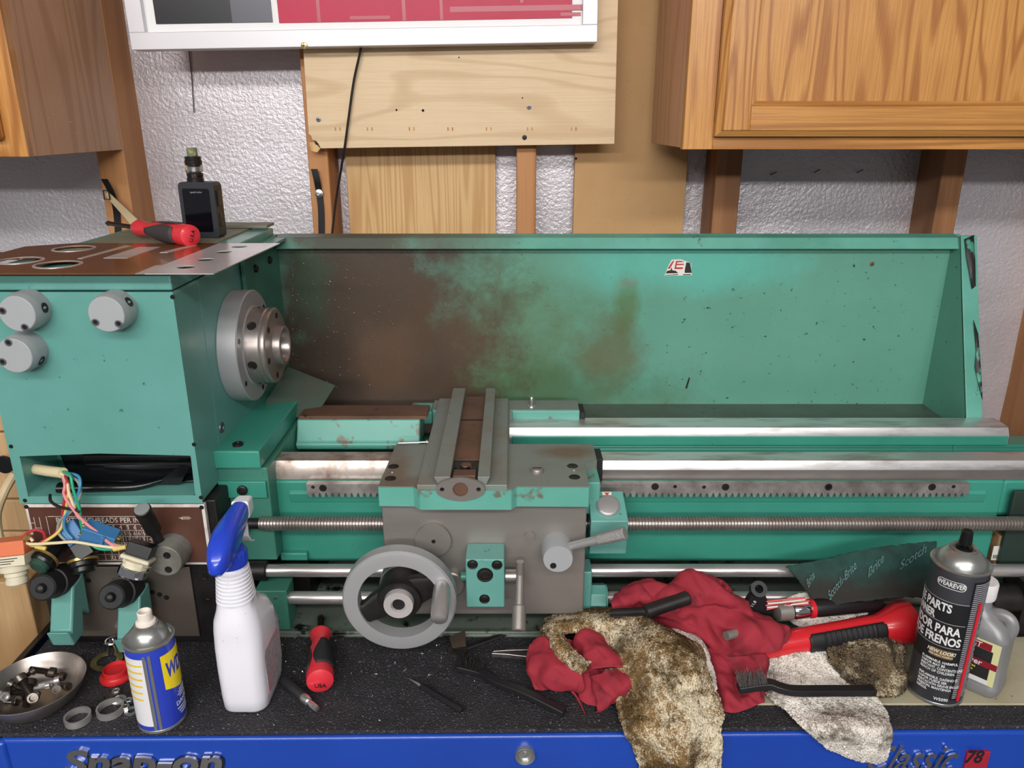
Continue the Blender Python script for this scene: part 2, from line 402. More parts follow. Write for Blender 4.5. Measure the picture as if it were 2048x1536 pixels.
# the pale oak board with a chipped corner
tl, tr, br, bl = P(602, 88, Y=BY-.018), P(1238, -60, Y=BY-.018), P(1229, 288, Y=BY-.018), P(617, 297, Y=BY-.018)
tl2 = P(596, -60, Y=BY-.018)
ob = thing('oak_board', 'pale oak board screwed to the studs under the framed picture', 'board', (.0, BY, bl.z))
chip = [P(617, 268, Y=BY-.018), P(622, 272, Y=BY-.018), P(624, 280, Y=BY-.018), P(632, 282, Y=BY-.018), P(637, 288, Y=BY-.018), P(641, 297, Y=BY-.018)]
B().prism([(q.x, q.z) for q in [tl2, tr, br] + chip[::-1]], BY-.018, BY, 'y').obj('board', 'oak_board', ob, bevel=.0008)
cp = [P(x_, y_, Y=BY-.012) for x_, y_ in ((618, 285), (628, 284), (641, 297), (634, 305), (622, 302))]
B().prism([(q.x, q.z) for q in cp], BY-.012, BY-.004, 'y').obj('splinter', 'oak_ply', ob, bevel=.0005)
def screw(px, py, Y, r, m, parent, name='screw'):
    p = P(px, py, Y=Y); o = B().rev([(r, 0), (r*.95, r*.25), (r*.3, r*.38), (0, r*.3)], p, (0, -1, 0), 16).obj(name, m, parent)
    B().box(p.x-r*.6, p.x+r*.6, p.y-r*.42, p.y-r*.2, p.z-r*.13, p.z+r*.13).box(p.x-r*.13, p.x+r*.13, p.y-r*.42, p.y-r*.2, p.z-r*.6, p.z+r*.6).obj('slot', 'dark_iron', o)
for px, py in ((637, 239), (1058, 214)): screw(px, py, BY-.018, .0046, 'screw_grey', ob)
screw(634, 285, BY-.014, .004, 'dark_iron', ob); screw(1049, 275, BY-.018, .0045, 'dark_iron', ob)
for px, py, r in ((793, 220, .0018), (846, 221, .0024), (1049, 275, .0042), (1045, 196, .0012), (918, 115, .0012)):
    p = P(px, py, Y=BY-.0181); B().cyl(p, p + Vector((0, -.0005, 0)), r, seg=12).obj('screw_hole', 'hole_black', ob)
for px in (676, 740, 824, 901, 978, 1060, 1148):
    for d in (-5, 4):
        p = P(px+d, 258, Y=BY-.0181); B().box(p.x-.0012, p.x+.0012, p.y-.0005, p.y, p.z-.003, p.z+.003).obj('staple_mark', 'oak_cab', ob)
# framed poster, only its foot in view
FY = BY-.0605
fl, fr = P(262, 92, Y=FY), P(1195, 76, Y=FY)
tiltf = math.atan2(fr.z-fl.z, fr.x-fl.x); W = (fr-fl).length
pic = thing('framed_poster', 'white framed poster of black and crimson fields above the oak board', 'picture', ((fl.x+fr.x)/2, FY+.04, fl.z), (0, -tiltf, 0))
def fb(x0, x1, z0, z1, y0, y1, name, m, par=pic, bev=.001):
    return B().box(x0-W/2, x1-W/2, y0-.04, y1-.04, z0, z1).obj(name, m, par, world=False, bevel=bev)
S = W/933.
fb(0, W, 0, 32*S, 0, .04, 'frame_rail', 'white_frame'); fb(0, 32*S, 32*S, .55, 0, .04, 'frame_rail', 'white_frame'); fb(W-30*S, W, 32*S, .55, 0, .04, 'frame_rail', 'white_frame')
fb(0, W, .55, .55+32*S, 0, .04, 'frame_rail', 'white_frame')
fb(32*S, W-30*S, 32*S, .55, .012, .03, 'passe_partout', 'mat_white', bev=0)
po = fb(52*S, 285*S, 48*S, .53, .010, .013, 'black_field', 'poster_black', bev=0)
fb(205*S, 285*S, 48*S, .53, .0095, .0101, 'grey_stripe', 'poster_grey', po, 0)
rd = fb(298*S, W-50*S, 46*S, .53, .010, .013, 'crimson_field', 'poster_red', bev=0)
for x0, x1, z0, z1 in ((640, 905, 60, 70), (375, 382, 46, 300), (545, 552, 46, 300), (620, 626, 46, 300), (780, 786, 75, 300), (440, 520, 50, 56), (860, 900, 50, 56)):
    fb(x0*S, x1*S, z0*S, z1*S, .0097, .0101, 'printed_bar', 'poster_red_bar', rd, 0)
p = P(608, 91, Y=FY-.003)
o = B().rev([(.0052, 0), (.005, .002), (.002, .003), (0, .0028)], p, (0, -1, 0), 20).obj('brass_screw', 'brass', pic)
B().box(p.x-.003, p.x+.003, p.y-.0034, p.y-.002, p.z-.0006, p.z+.0006).box(p.x-.0006, p.x+.0006, p.y-.0034, p.y-.002, p.z-.003, p.z+.003).obj('cross_slot', 'dark_iron', o)
# hanging cord
pts = [P(x_, y_, Y=Y_) for x_, y_, Y_ in ((723, 60, BY-.03), (722, 95, BY-.03), (708, 160, BY-.026), (698, 230, BY-.026), (690, 290, BY-.024), (682, 340, BY-.01), (672, 400, BY), (664, 470, BY))]
B().tube(pts, .0022, 8, 6).obj('power_cord', 'black_cord', None, loc=pts[-1], label='thin black cord hanging in front of the pale oak board', cat='cord')
# straps nailed to the studs
def strap(pts, wd, m, name, label, bolt=None):
    pts = spline(pts, 5); b = B()
    b.loft([[(q.x-wd/2, q.y, q.z), (q.x+wd/2, q.y, q.z), (q.x+wd/2, q.y+.002, q.z), (q.x-wd/2, q.y+.002, q.z)] for q in pts])
    root = thing(name, label, 'strap', pts[-1]); b.obj('band', m, root)
    if bolt:
        p = P(*bolt, Y=STUD_Y-.006); B().rev([(.0075, 0), (.0075, .0015), (.0048, .002), (.0048, .006), (.003, .0065), (.0025, .004), (0, .004)], p, (0, -1, 0), 24).obj('bolt', 'zinc', root)
    return root
strap([P(628, 338, Y=STUD_Y-.012), P(634, 362, Y=STUD_Y-.01), P(638, 385, Y=STUD_Y-.005), P(642, 420, Y=STUD_Y-.004), P(643, 470, Y=STUD_Y-.004)], .012, 'black_strap', 'black_strap',
      'black strap bolted to the stud beside the hanging cord', (638, 387))
st = strap([P(208, 358, Y=STUD_Y-.03), P(222, 385, Y=STUD_Y-.02), P(232, 420, Y=STUD_Y-.006), P(236, 470, Y=STUD_Y-.004)], .012, 'black_strap', 'black_strap',
      'black strap on the stud behind the screwdriver, tan webbing through its buckle')
c = [P(x_, y_, Y=STUD_Y-.025) for x_, y_ in ((208, 388), (216, 384), (276, 440), (262, 450))]
B().prism([(q.x, q.z) for q in c], STUD_Y-.026, STUD_Y-.022, 'y').obj('tan_webbing', 'tan_strap', st, bevel=.0008)
q0 = P(212, 390, Y=STUD_Y-.03)
B().tube([q0 + Vector(v) for v in ((-.004, 0, .008), (.006, 0, .008), (.006, 0, -.008), (-.004, 0, -.008), (-.004, 0, .008))], .0012, 6).obj('buckle', 'dark_iron', st)

# ------------------------------------------------------------------ wall cabinets
CB, CF = STUD_Y, 1.235
def cab_right():
    x0 = XA(1365, 300, CF); z0 = ZA(299, CF); x1 = x0+.86; z1 = z0+.62
    root = thing('wall_cabinet', 'oak wall cabinet with a raised panel door above the splash guard end', 'cabinet', (x0, CB, z0))
    B().box(x0, x0+.016, CF+.018, CB, z0+.002, z1).obj('side_panel', 'oak_side', root, bevel=.001)
    B().box(x1-.016, x1, CF+.018, CB, z0+.002, z1).obj('side_panel', 'oak_side', root, bevel=.001)
    B().box(x0+.016, x1-.016, CF+.018, CB, z0+.016, z0+.028).obj('bottom_panel', 'oak_side', root)
    B().box(x0+.016, x1-.016, CB-.006, CB, z0+.028, z1).obj('back_panel', 'oak_side', root)
    sw = XA(1428, 250, CF)-x0
    B().box(x0, x0+sw, CF, CF+.019, z0, z1).obj('frame_stile', 'oak_cab', root, bevel=.001)
    B().box(x1-.04, x1, CF, CF+.019, z0, z1).obj('frame_stile', 'oak_cab', root, bevel=.001)
    B().box(x0+sw, x1-.04, CF, CF+.019, z0, z0+.04).obj('frame_rail', 'oak_cab_rail', root, bevel=.001)
    B().box(x0+sw, x1-.04, CF, CF+.019, z1-.04, z1).obj('frame_rail', 'oak_cab_rail', root, bevel=.001)
    B().box(x0+sw, x1-.04, CF+.004, CF+.018, z0+.04, z1-.04).obj('shadow_gap', 'dark_gap', root)
    D = CF-.021; dx0 = XA(1433, 270, D); dz0 = ZA(273, D); dx1 = x1-.025; dz1 = z1-.02
    sx = XA(1505, 200, D); rz = ZA(211, D)-dz0 ; sw2 = sx-dx0
    door = B().box(dx0+.008, dx0+sw2, D, D+.019, dz0+.008, dz1).obj('door', 'oak_cab', root, bevel=.002)
    e = B()
    e.hexa([(dx0, D+.019, dz0), (dx1, D+.019, dz0), (dx1, D+.008, dz0), (dx0, D+.008, dz0), (dx0+.008, D+.019, dz0+.0082), (dx1-.008, D+.019, dz0+.0082), (dx1-.008, D+.002, dz0+.0082), (dx0+.008, D+.002, dz0+.0082)])
    e.obj('door_edge', 'oak_cab_rail', door)
    e = B(); e.hexa([(dx0, D+.019, dz0), (dx0+.008, D+.019, dz0+.008), (dx0+.008, D+.002, dz0+.008), (dx0, D+.008, dz0), (dx0, D+.019, dz1), (dx0+.008, D+.019, dz1), (dx0+.008, D+.002, dz1), (dx0, D+.008, dz1)])
    e.obj('door_edge', 'oak_cab', door)
    B().box(dx0+sw2, dx1-sw2, D+.0005, D+.019, dz0+.008, dz0+rz).obj('door_rail', 'oak_cab_rail', door, bevel=.0015)
    B().box(dx0+sw2, dx1-sw2, D+.0005, D+.019, dz1-rz, dz1).obj('door_rail', 'oak_cab_rail', door, bevel=.0015)
    B().box(dx1-sw2, dx1-.008, D, D+.019, dz0+.008, dz1).obj('door_stile', 'oak_cab', door, bevel=.002)
    # bevelled moulding inside the rail, then the flat panel
    zt = dz0+rz; h = .017
    B().hexa([(sx, D+.0005, zt), (dx1-sw2, D+.0005, zt), (dx1-sw2, D+.019, zt), (sx, D+.019, zt), (sx+h, D+.010, zt+h), (dx1-sw2-h, D+.010, zt+h), (dx1-sw2-h, D+.019, zt+h), (sx+h, D+.019, zt+h)]).obj('moulding', 'oak_cab_rail', door)
    B().box(sx-.002, dx1-sw2+.002, D+.004, D+.016, zt-.004, dz1-rz+.004).obj('door_panel', 'oak_cab', door)
cab_right()
def cab_left():
    x1 = XA(246, 300, CB); z0 = ZA(300, CB-.005); f = P(52, 314, X=x1); cf = max(f.y, 1.22)
    z0 = .5*(z0 + f.z)
    root = thing('wall_cabinet', 'oak wall cabinet with a scratched plain side, beside the foil wall', 'cabinet', (x1, CB, z0))
    x0 = x1-.6; z1 = z0+.62
    B().box(x1-.016, x1, cf+.019, CB, z0, z1).obj('side_panel', 'oak_side', root, bevel=.001)
    B().box(x0, x1-.016, cf+.019, CB, z0+.012, z0+.026).obj('bottom_panel', 'oak_side', root)
    B().box(x0, x0+.016, cf+.019, CB, z0, z1).obj('side_panel', 'oak_side', root)
    B().box(x1-.042, x1, cf, cf+.0185, z0, z1).obj('frame_stile', 'oak_cab', root, bevel=.001)
    B().box(x0, x1-.042, cf, cf+.0185, z0, z0+.04).obj('frame_rail', 'oak_cab_rail', root, bevel=.001)
    B().box(x0+.03, x1-.028, cf-.02, cf-.001, z0+.025, z1).obj('door', 'oak_cab', root, bevel=.005, seg=3)
    for k in range(7):
        y = cf+.06+.012*k+random.random()*.02; z = z0+.012+random.random()*.05+.006*(6-k)
        B().box(x1, x1+.0004, y, y+.004+.012*random.random(), z, z+.0012).obj('scratch', 'oak_ply', root)
cab_left()
mat('end_green', '#23302b', .5, col2='#2c3d35', s=10)
mat('flap_green', '#2b4d41', .4, col2='#3c4236', s=14, soft=.2, bump=.1)
# ------------------------------------------------------------------ the lathe
LATHE = thing('metal_lathe', 'worn green metal lathe without its chuck, standing on the tool chest', 'lathe', (0, 1.08, 0.0))
def part(b, name, m, bevel=0., parent=None, **kw): return b.obj(name, m, parent or LATHE, bevel, **kw)
HX0, HX1, HY0, HY1, HZ0, HZS, HZ1 = -.634, -.399, .90, 1.31, .222, .4985, .52
# --- headstock: front wall with the open switch bay, body behind it
op = [(-.622, .232), (-.407, .2335), (-.4055, .289), (-.52, .292), (-.6215, .288)]
b = B().plate([[(HX0, HZ0), (HX1, HZ0), (HX1, HZS), (HX0, HZS)], op], .075, T(0, HY0+.0375, 0) @ RX)
b.box(HX0, HX1, HY0+.0751, HY1, HZ0, HZS)
head = part(b, 'headstock', 'green', .003)
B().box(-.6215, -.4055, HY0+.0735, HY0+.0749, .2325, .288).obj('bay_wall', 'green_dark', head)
# side of the headstock
lid = part(B().box(HX0-.001, HX1+.0005, HY0-.001, HY1+.002, HZS+.002, HZ1), 'headstock_lid', 'green', .002)
B().box(HX0+.02, HX1-.03, 1.0, HY1-.012, HZ1-.001, HZ1+.003).obj('lid_inset', 'lid_tan', lid, bevel=.001)
B().box(HX0+.02, HX1+.0, HY1-.03, HY1+.012, HZ1+.0031, HZ1+.008).obj('rear_ledge', 'lid_tan', lid, bevel=.001)
def hole(p, r, ax, parent, m='hole_black', name='screw_hole'):
    p = Vector(p); a = Vector(ax); return B().rev([(r*1.25, 0), (r*1.2, .0004), (r, .0005), (r*.9, .0002), (0, .0002)], p, a, 16).obj(name, m, parent)
for px, py in ((345, 594), (388, 889), (22, 893), (50, 1001), (402, 995), (138, 550)): hole(P(px, py, Y=HY0), .0022, (0, -1, 0), head)
# black tape film and the dark tube inside the bay
bt = B()
g = [[P(62+300*u/8, 0, Y=.945) for u in range(9)] for _ in range(3)]
bt.loft([[Vector((-.615+.2*i/8, .972-.006*math.sin(i), .286+.001*math.sin(i*2))) for i in range(9)], [Vector((-.612+.198*i/8, .962+.003*math.sin(i*1.3), .262)) for i in range(9)],
         [Vector((-.60+.19*i/8, .955, .246+.002*math.sin(i))) for i in range(9)], [Vector((-.59+.18*i/8, .93, .236)) for i in range(9)]], cap=False, closed=False)
part(bt, 'black_tape_sheet', 'black_tape', parent=head, solid=.0012, sub=1)
part(B().tube([(-.588, .912, .2385), (-.54, .915, .238), (-.49, .918, .238), (-.458, .93, .242)], [.0088, .0085, .0078, .003], 14, 5, flat=.75), 'black_tape_roll', 'black_tape', parent=head)
part(B().prism([(-.47, .236), (-.437, .236), (-.42, .262), (-.432, .264)], .926, .9275, 'y'), 'tape_flap', 'black_tape', parent=head)
part(B().tube([(-.57, .958, .262), (-.42, .958, .264)], .012, 16), 'black_conduit', 'black_tape', parent=head)
# knobs without their levers
def knob(px, py, holes, rr=.0232):
    c0 = P(px, py, Y=HY0-.03); c = Vector((c0.x, HY0, c0.z))
    k = part(B().rev([(rr, 0), (rr, .019), (rr*.97, .023), (rr*.9, .0292), (rr*.86, .030), (0, .030)], c, (0, -1, 0), 40), 'selector_knob', 'knob_grey', ang=25)
    for a, r in holes:
        p = c + Vector((math.cos(a)*r*rr, -.0301, math.sin(a)*r*rr))
        B().rev([(.0044, 0), (.0044, .0006), (.0034, .0009), (.0026, .0007), (.0024, .0001), (0, .0001)], p, (0, -1, 0), 18).m(0).obj('set_screw', 'screw_grey', k); B().cyl(p - Vector((0, .00075, 0)), p, .0026, seg=6).obj('hex_socket', 'hole_black', k)
    return k, c
for px, py, hs, side in ((34, 628, ((2.9, .7), (-1.2, .72)), (.3, .15)), (212, 629, ((-2.55, .7), (-.7, .72)), (.3, .5)), (28, 712, ((1.75, .72), (-2.7, .7)), (.3, -.5))):
    k, c = knob(px, py, hs)
    d = Vector((math.cos(side[1]), 0, math.sin(side[1])))
    p = c + d*.0226 + Vector((0, -.013, 0))
    B().rev([(.006, -.001), (.006, .001), (.0048, .0012), (.004, .0006), (0, .0004)], p, d, 18).obj('lever_socket', 'dark_iron', k)
# spindle nose
SX, SY, SZ = HX1, 1.085, .381
sp = part(B().rev([(.079, 0), (.080, .001), (.080, .026), (.0785, .0275), (.058, .0275), (.056, .029)], (SX, SY, SZ), (1, 0, 0), 72), 'spindle_flange', 'alu', ang=30)
B().rev([(.0545, .0276), (.0545, .048), (.053, .05), (.0545, .052), (.0545, .056), (.052, .058), (.032, .0585), (.0285, .060), (.0285, .070), (.0275, .071), (.0235, .071), (.0215, .068), (.0205, .03), (0, .03)],
        (SX, SY, SZ), (1, 0, 0), 64).obj('spindle_nose', 'steel', sp)
for a in range(0, 360, 60):
    t = math.radians(a+15)
    d = Vector((0, math.cos(t), math.sin(t)))
    B().rev([(.0066, -.001), (.0066, .0008), (.0056, .001), (.005, .0005), (.0022, .0005), (.002, .001), (0, .001)], Vector((SX+.038, SY, SZ)) + d*.0543, d, 18).obj('cam_lock', 'dark_iron', sp)
    B().rev([(.0045, 0), (.004, .0005), (.0036, .0002), (0, .0002)], Vector((SX+.0585, SY, SZ)) + d*.043, (1, 0, 0), 16).obj('drive_hole', 'dark_iron', sp)
for a in (40, 160, 215, 280, 330):
    t = math.radians(a); B().rev([(.004, 0), (.0036, .0005), (.003, .0002), (0, .0002)], (SX+.0276, SY+math.cos(t)*.069, SZ+math.sin(t)*.069), (1, 0, 0), 16).obj('flange_hole', 'dark_iron', sp)
p = P(443, 855, X=HX1); B().rev([(.008, 0), (.0075, .0012), (.005, .0015), (.0045, .0005), (0, .0008)], p, (1, 0, 0), 20).obj('sight_plug', 'screw_grey', head)
# seat under the headstock and the chip flap
seat = part(B().box(-.405, -.338, .955, 1.22, .245, .271), 'headstock_seat', 'green_bed', .002)
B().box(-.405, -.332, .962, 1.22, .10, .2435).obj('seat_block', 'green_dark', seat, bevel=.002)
B().box(-.40, -.335, .957, .963, .2, .225).obj('clamp_plate', 'green_bed', seat, bevel=.001)
for c, ax in (((-.373, .975, .271), (0, 0, 1)), ((-.367, .9565, .213), (0, -1, 0))):
    B().rev([(.007, 0), (.007, .003), (.0055, .004), (.004, .004), (.0035, .002), (0, .002)], c, ax, 18).obj('cap_screw', 'dark_iron', seat)
c4 = [P(528, 808, Y=1.14), P(622, 849, Y=1.14), P(671, 773, Y=1.19), P(575, 735, Y=1.19)]
n = (c4[1]-c4[0]).cross(c4[2]-c4[0]).normalized()*.006
part(B().hexa([q+n for q in c4] + [q for q in c4]), 'chip_flap', 'flap_green', .001)
# --- gearbox under the headstock with its thread table
gb = part(B().box(HX0-.004, HX1+.012, .912, 1.25, .0, .2205), 'gearbox', 'dark_iron', .002)
B().box(-.62, -.433, .9085, .9118, .012, .122).obj('front_panel', 'panel_steel', gb, bevel=.0008)
for px, py in ((177, 1161), (230, 1161), (305, 1184), (319, 1189), (333, 1195)): hole(P(px, py, Y=.9084), .003, (0, -1, 0), gb)
for px, py in ((410, 1153), (416, 1194), (83, 1195)): hole(P(px, py, Y=.9118), .004, (0, -1, 0), gb, 'black_oil', 'bolt')
LY = .9035
lp = part(B().box(-.632, -.399, LY, .9115, .129, .2185), 'legend_plate', 'legend_white', .0008)
B().box(-.628, -.403, LY-.0006, LY+.001, .133, .2145).obj('brown_field', 'legend_brown', lp)
for x, z in ((-.6295, .2155), (-.4025, .2145), (-.4025, .132), (-.628, .132)): B().rev([(.003, 0), (.0025, .001), (0, .0014)], (x, LY-.0006, z), (0, -1, 0), 14).obj('rivet', 'dark_iron', lp)
def ltext(t, px, py, size, **kw):
    p = P(px, py, Y=LY-.0008); text(t, size, T(p) @ RX, 'legend_white', lp, th=.0003, **kw)
ltext('POSITION', 145, 1041, .0105, sx=.92); ltext('THREADS PER INCH', 238, 1041, .0105, sx=.86)
rows = [(1055, '345678', 1), (1067, ['4½', '5', '5½', '6', '6½', '7'], 1), (1079, ['9', '10', '11', '12', '13', '14'], 1), (1091, ['18', '20', '22', '24', '26', '28'], 1), (1116, ['72', '76', '80', '88', '96', '104'], 1)]
for py, r, _ in rows:
    for i, t in enumerate(r): ltext(t, 227+14.2*i, py, .0082)
def lline(px0, py0, px1, py1):
    a, c = P(px0, py0, Y=LY-.0008), P(px1, py1, Y=LY-.0008); h = .0003
    B().box((min(a.x, c.x) if px0 != px1 else (a.x+c.x)/2)-h, (max(a.x, c.x) if px0 != px1 else (a.x+c.x)/2)+h, a.y-.0001, a.y+.0003, min(a.z, c.z)-h, max(a.z, c.z)+h).obj('table_line', 'legend_white', lp)
for k in range(7): lline(173, 1049+12*k, 305, 1049+12*k)
for k in range(8): lline(220+14.2*(k-1)-0, 1049, 220+14.2*(k-1), 1121)
lline(96, 1033, 170, 1033); lline(172, 1033, 290, 1033); lline(96, 1033, 96, 1070); lline(172, 1033, 172, 1049); lline(70, 1035, 70, 1060); lline(81, 1035, 81, 1060); lline(63, 1046, 70, 1046); lline(70, 1056, 81, 1056)
lline(362, 1035, 366, 1038); lline(358, 1036, 382, 1036)
for k in range(5): lline(366+3*k, 1033, 366+3*k, 1039)
# gear selector knob and lever on the plate
c = P(350, 1097, Y=LY); kb = part(B().rev([(.023, 0), (.0225, .024), (.0215, .031), (.0205, .032), (0, .032)], c, (0, -1, 0), 36), 'feed_selector_knob', 'knob_dirty', ang=25)
for dx, dz in ((.004, .009), (.003, -.012)): B().rev([(.0048, 0), (.0045, .0008), (.0036, .0009), (.003, .0002), (0, .0002)], c + Vector((dx, -.032, dz)), (0, -1, 0), 16).obj('set_screw', 'dark_iron', kb)
a0 = c + Vector((-.010, -.014, .014)); a1 = P(284, 1018, Y=LY-.045)
B().cyl(a0, a0.lerp(a1, .45), .0062, .0062, 16).cyl(a0.lerp(a1, .4), a1, .0095, .0105, 20, ch=.001).obj('lever', 'dark_iron', kb)
d_ = (a1-a0).normalized(); B().rev([(.0095, 0), (.009, .0015), (.006, .002), (0, .002)], a1 - d_*.0002, d_, 20).obj('lever_end', 'alu_bright', kb)
# --- two change levers in front of the panel
for (kx, ky, tx, ty, bx, by, w_) in ((84, 1176, 130, 1180, 130, 1298, .029), (222, 1194, 263, 1200, 263, 1312, .029)):
    top = P(tx, ty, Y=.872); bot = P(bx, by, Y=.84)
    x0, x1 = top.x-w_/2, top.x+w_/2
    prof = [(.895, top.z+.012), (.868, top.z+.008), (.846, top.z-.045), (.838, bot.z+.026), (.846, bot.z), (.870, bot.z+.002), (.878, bot.z+.03), (.892, top.z-.05)]
    lv = part(B().prism(prof, x0, x1, 'x'), 'change_lever', 'green', .003)
    a = Vector((top.x-.006, .885, top.z+.010)); e = P(kx, ky, Y=.835); dv = (e-a).normalized()
    B().rev([(.0195, .0), (.0195, (e-a).length*.55), (.0175, (e-a).length*.56), (.0165, (e-a).length-.002), (.0145, (e-a).length), (0, (e-a).length)], a, dv, 32).obj('lever_grip', 'black_rubber', lv)
    B().rev([(.0062, 0), (.0062, .003), (.005, .007), (.002, .009), (0, .009)], e - dv*.0005, dv, 20).obj('plunger', 'dark_iron', lv)
# --- bed
bx1 = .80
prof = [(.993, .209), (.993, .085), (1.0, .075), (1.18, .075), (1.18, .20), (1.125, .207), (1.125, .198), (1.06, .195), (1.04, .209)]
bed = part(B().prism(prof, -.335, .695, 'x'), 'bed', 'green_bed', .003)
B().prism([(.993, .209), (.993, .160), (1.0, .150), (1.18, .150), (1.18, .20), (1.125, .207), (1.125, .198), (1.06, .195), (1.04, .209)], .694, bx1+.05, 'x').obj('bed_end', 'green_bed', bed, bevel=.003)
B().prism([(.989, .1905), (.993, .195), (.993, .175), (.9915, .178)], -.315, .67, 'x').obj('rack_ledge', 'green_bed', bed, bevel=.0015)
B().box(-.335, XA(615, 1115, .985), .984, .994, .085, ZA(1106, .985)).obj('bed_pad', 'green_bed', bed, bevel=.002)
fw = lambda x0, x1, nm, ms: part(B().prism([(.995, .2095), (.995, .2245), (1.0015, .2366), (1.030, .2372), (1.044, .2265), (1.044, .2095)], x0, x1, 'x'), nm, ms, .0006)
xg = XA(541, 930, .995)
fw(xg, -.15, 'front_way', 'steel_rusty'); fw(.08, .86, 'front_way', 'steel_way')
B().box(.08, .86, .9946, .9949, .2098, .2248).obj('way_face', 'way_front', bed)
rw = lambda x0, x1, m: part(B().prism([(1.125, .2075), (1.125, .2235), (1.131, .2345), (1.143, .2355), (1.17, .2355), (1.175, .21)], x0, x1, 'x'), 'rear_way', m, .0006)
rx1 = XA(2019, 870, 1.125)
rw(-.02, rx1, 'steel_way'); B().box(.0, rx1-.002, 1.1235, 1.126, .2065, .222).obj('rear_way_face', 'green_bed', bed, bevel=.001)
gx0, gx1 = XA(594, 890, 1.10), XA(775, 890, 1.10)
gap = part(B().prism([(1.095, .212), (1.092, .222), (1.099, .226), (1.112, .253), (1.115, .255), (1.17, .252), (1.17, .212)], gx0, gx1+.05, 'x'), 'gap_bridge', 'green_worn', .002)
B().prism([(1.113, .2552), (1.117, .259), (1.165, .259), (1.168, .253)], gx0+.002, gx1+.06, 'x').obj('bridge_top', 'cast_brown', gap, bevel=.0006)
# rack with teeth
def rackpart(x0, x1):
    pitch = XA(1000+12.7, 980, .985) - XA(1000, 980, .985); n = int((x1-x0)/pitch); pts = [(x0, .2105), (x1, .2105), (x1, .195)]
    for i in range(n, -1, -1):
        xx = x0 + pitch*i
        if xx + pitch > x1+1e-6: continue
        pts += [(xx+pitch*.98, .197), (xx+pitch*.68, .1905), (xx+pitch*.38, .1905), (xx+pitch*.08, .197)]
    pts += [(x0, .195)]
    b_ = B().plate([pts], .011, T(0, .9845, 0) @ RX)
    return part(b_, 'rack', 'rack_steel')
ra = rackpart(XA(615, 975, .985), -.15); rb = rackpart(.085, XA(1934, 975, .985))
for px, py, r, par in ((646, 976, .0052, ra), (626, 974, .0026, ra), (1310, 973, .0052, rb), (1451, 974, .0052, rb), (1657, 974, .0052, rb), (1864, 974, .0052, rb), (1350, 973, .0026, rb), (1408, 974, .0026, rb), (1907, 973, .0026, rb)):
    B().rev([(r, 0), (r, .0006), (r*.8, .0008), (r*.5, .0006), (r*.45, -.0005), (0, -.0005)], P(px, py, Y=.979), (0, -1, 0), 18).obj('rack_screw', 'dark_iron', par)
# leadscrew and rods
lsY, lsZ = .955, ZA(1047, .955)
x0s = XA(520, 1048, lsY)
pr = []; pitch = .00435; x = 0.
while x < 1.36:
    pr += [(.0083, x), (.0100, x+pitch*.22), (.0100, x+pitch*.55), (.0083, x+pitch*.78)]; x += pitch
part(B().rev(pr, (x0s, lsY, lsZ), (1, 0, 0), 20), 'leadscrew', 'steel', ang=20)
part(B().cyl((HX1, lsY, lsZ), (x0s+.002, lsY, lsZ), .0075).cyl((HX1, lsY, lsZ), (x0s-.018, lsY, lsZ), .015, ch=.001), 'leadscrew_shaft', 'dark_iron')
frY, frZ = .955, ZA(1141, .955)
part(B().cyl((-.36, frY, frZ), (.93, frY, frZ), .0092, seg=32), 'feed_rod', 'steel_bright')
part(B().cyl((HX1, frY, frZ), (-.345, frY, frZ), .014, ch=.001), 'feed_rod_collar', 'dark_iron')
srY, srZ = .945, ZA(1195, .945)
part(B().cyl((-.345, srY, srZ), (.76, srY, srZ), .0092, seg=32), 'control_rod', 'steel_bright')
xb0, xb1 = XA(543, 1190, .94), XA(578, 1190, .94)
br_ = part(B().box(xb0-.02, xb1, .93, .965, .006, ZA(1178, .935)), 'rod_bracket', 'green_dark', .0015)
for z in (.06, .022): B().rev([(.003, 0), (.0026, .001), (0, .0016)], ((xb0+xb1)/2-.004, .93, z), (0, -1, 0), 12).obj('bracket_screw', 'zinc', br_)
# right-hand rod carrier
xe = XA(2006, 1200, .95)
part(B().box(xe+.012, xe+.09, .925, .975, .0, ZA(1158, .94)), 'end_bracket', 'dark_iron', .002)
part(B().box(XA(1996, 1120, .98), .90, .977, .983, .0, .20), 'end_plate', 'end_green', .001)
part(B().cyl((xe-.03, srY, srZ), (xe+.02, srY, srZ), .02, ch=.002), 'rod_bush', 'dark_iron')
part(B().box(.56, .66, 1.0, 1.18, .0, .085), 'bed_foot', 'black_oil', .003); part(B().box(-.36, -.30, 1.0, 1.18, .0, .085), 'bed_foot', 'black_oil', .003)
# chip tray under the bed
pan = part(B().box(-.40, .70, .921, 1.25, .0008, .005).box(-.40, .70, .921, .9245, .005, .010).box(-.40, .70, 1.245, 1.25, .005, .03), 'chip_pan', 'pan_green', .0008)
mat('oil_drop', '#63524a', .1, spec=.8)
# --- splash guard
gx0_, gx1_ = -.40, .733
GZ0, GZ1, GY = .21, .498, 1.303
guard = part(B().box(gx0_, gx1_+.012, GY, GY+.004, GZ0-.004, GZ1+.012), 'splash_guard', 'guard_green')
B().loft([[(x, GY+.006, .511), (x, 1.288, .507), (x, 1.279, .490), (x, 1.282, .4885), (x, 1.291, .503), (x, GY+.004, .505)] for x in (gx0_+.012, gx1_+.004)]).obj('top_lip', 'guard_lip', guard, bevel=.001)
B().box(gx0_+.10, gx1_, 1.178, GY, GZ0-.004, GZ0).obj('guard_flange', 'guard_flange', guard)
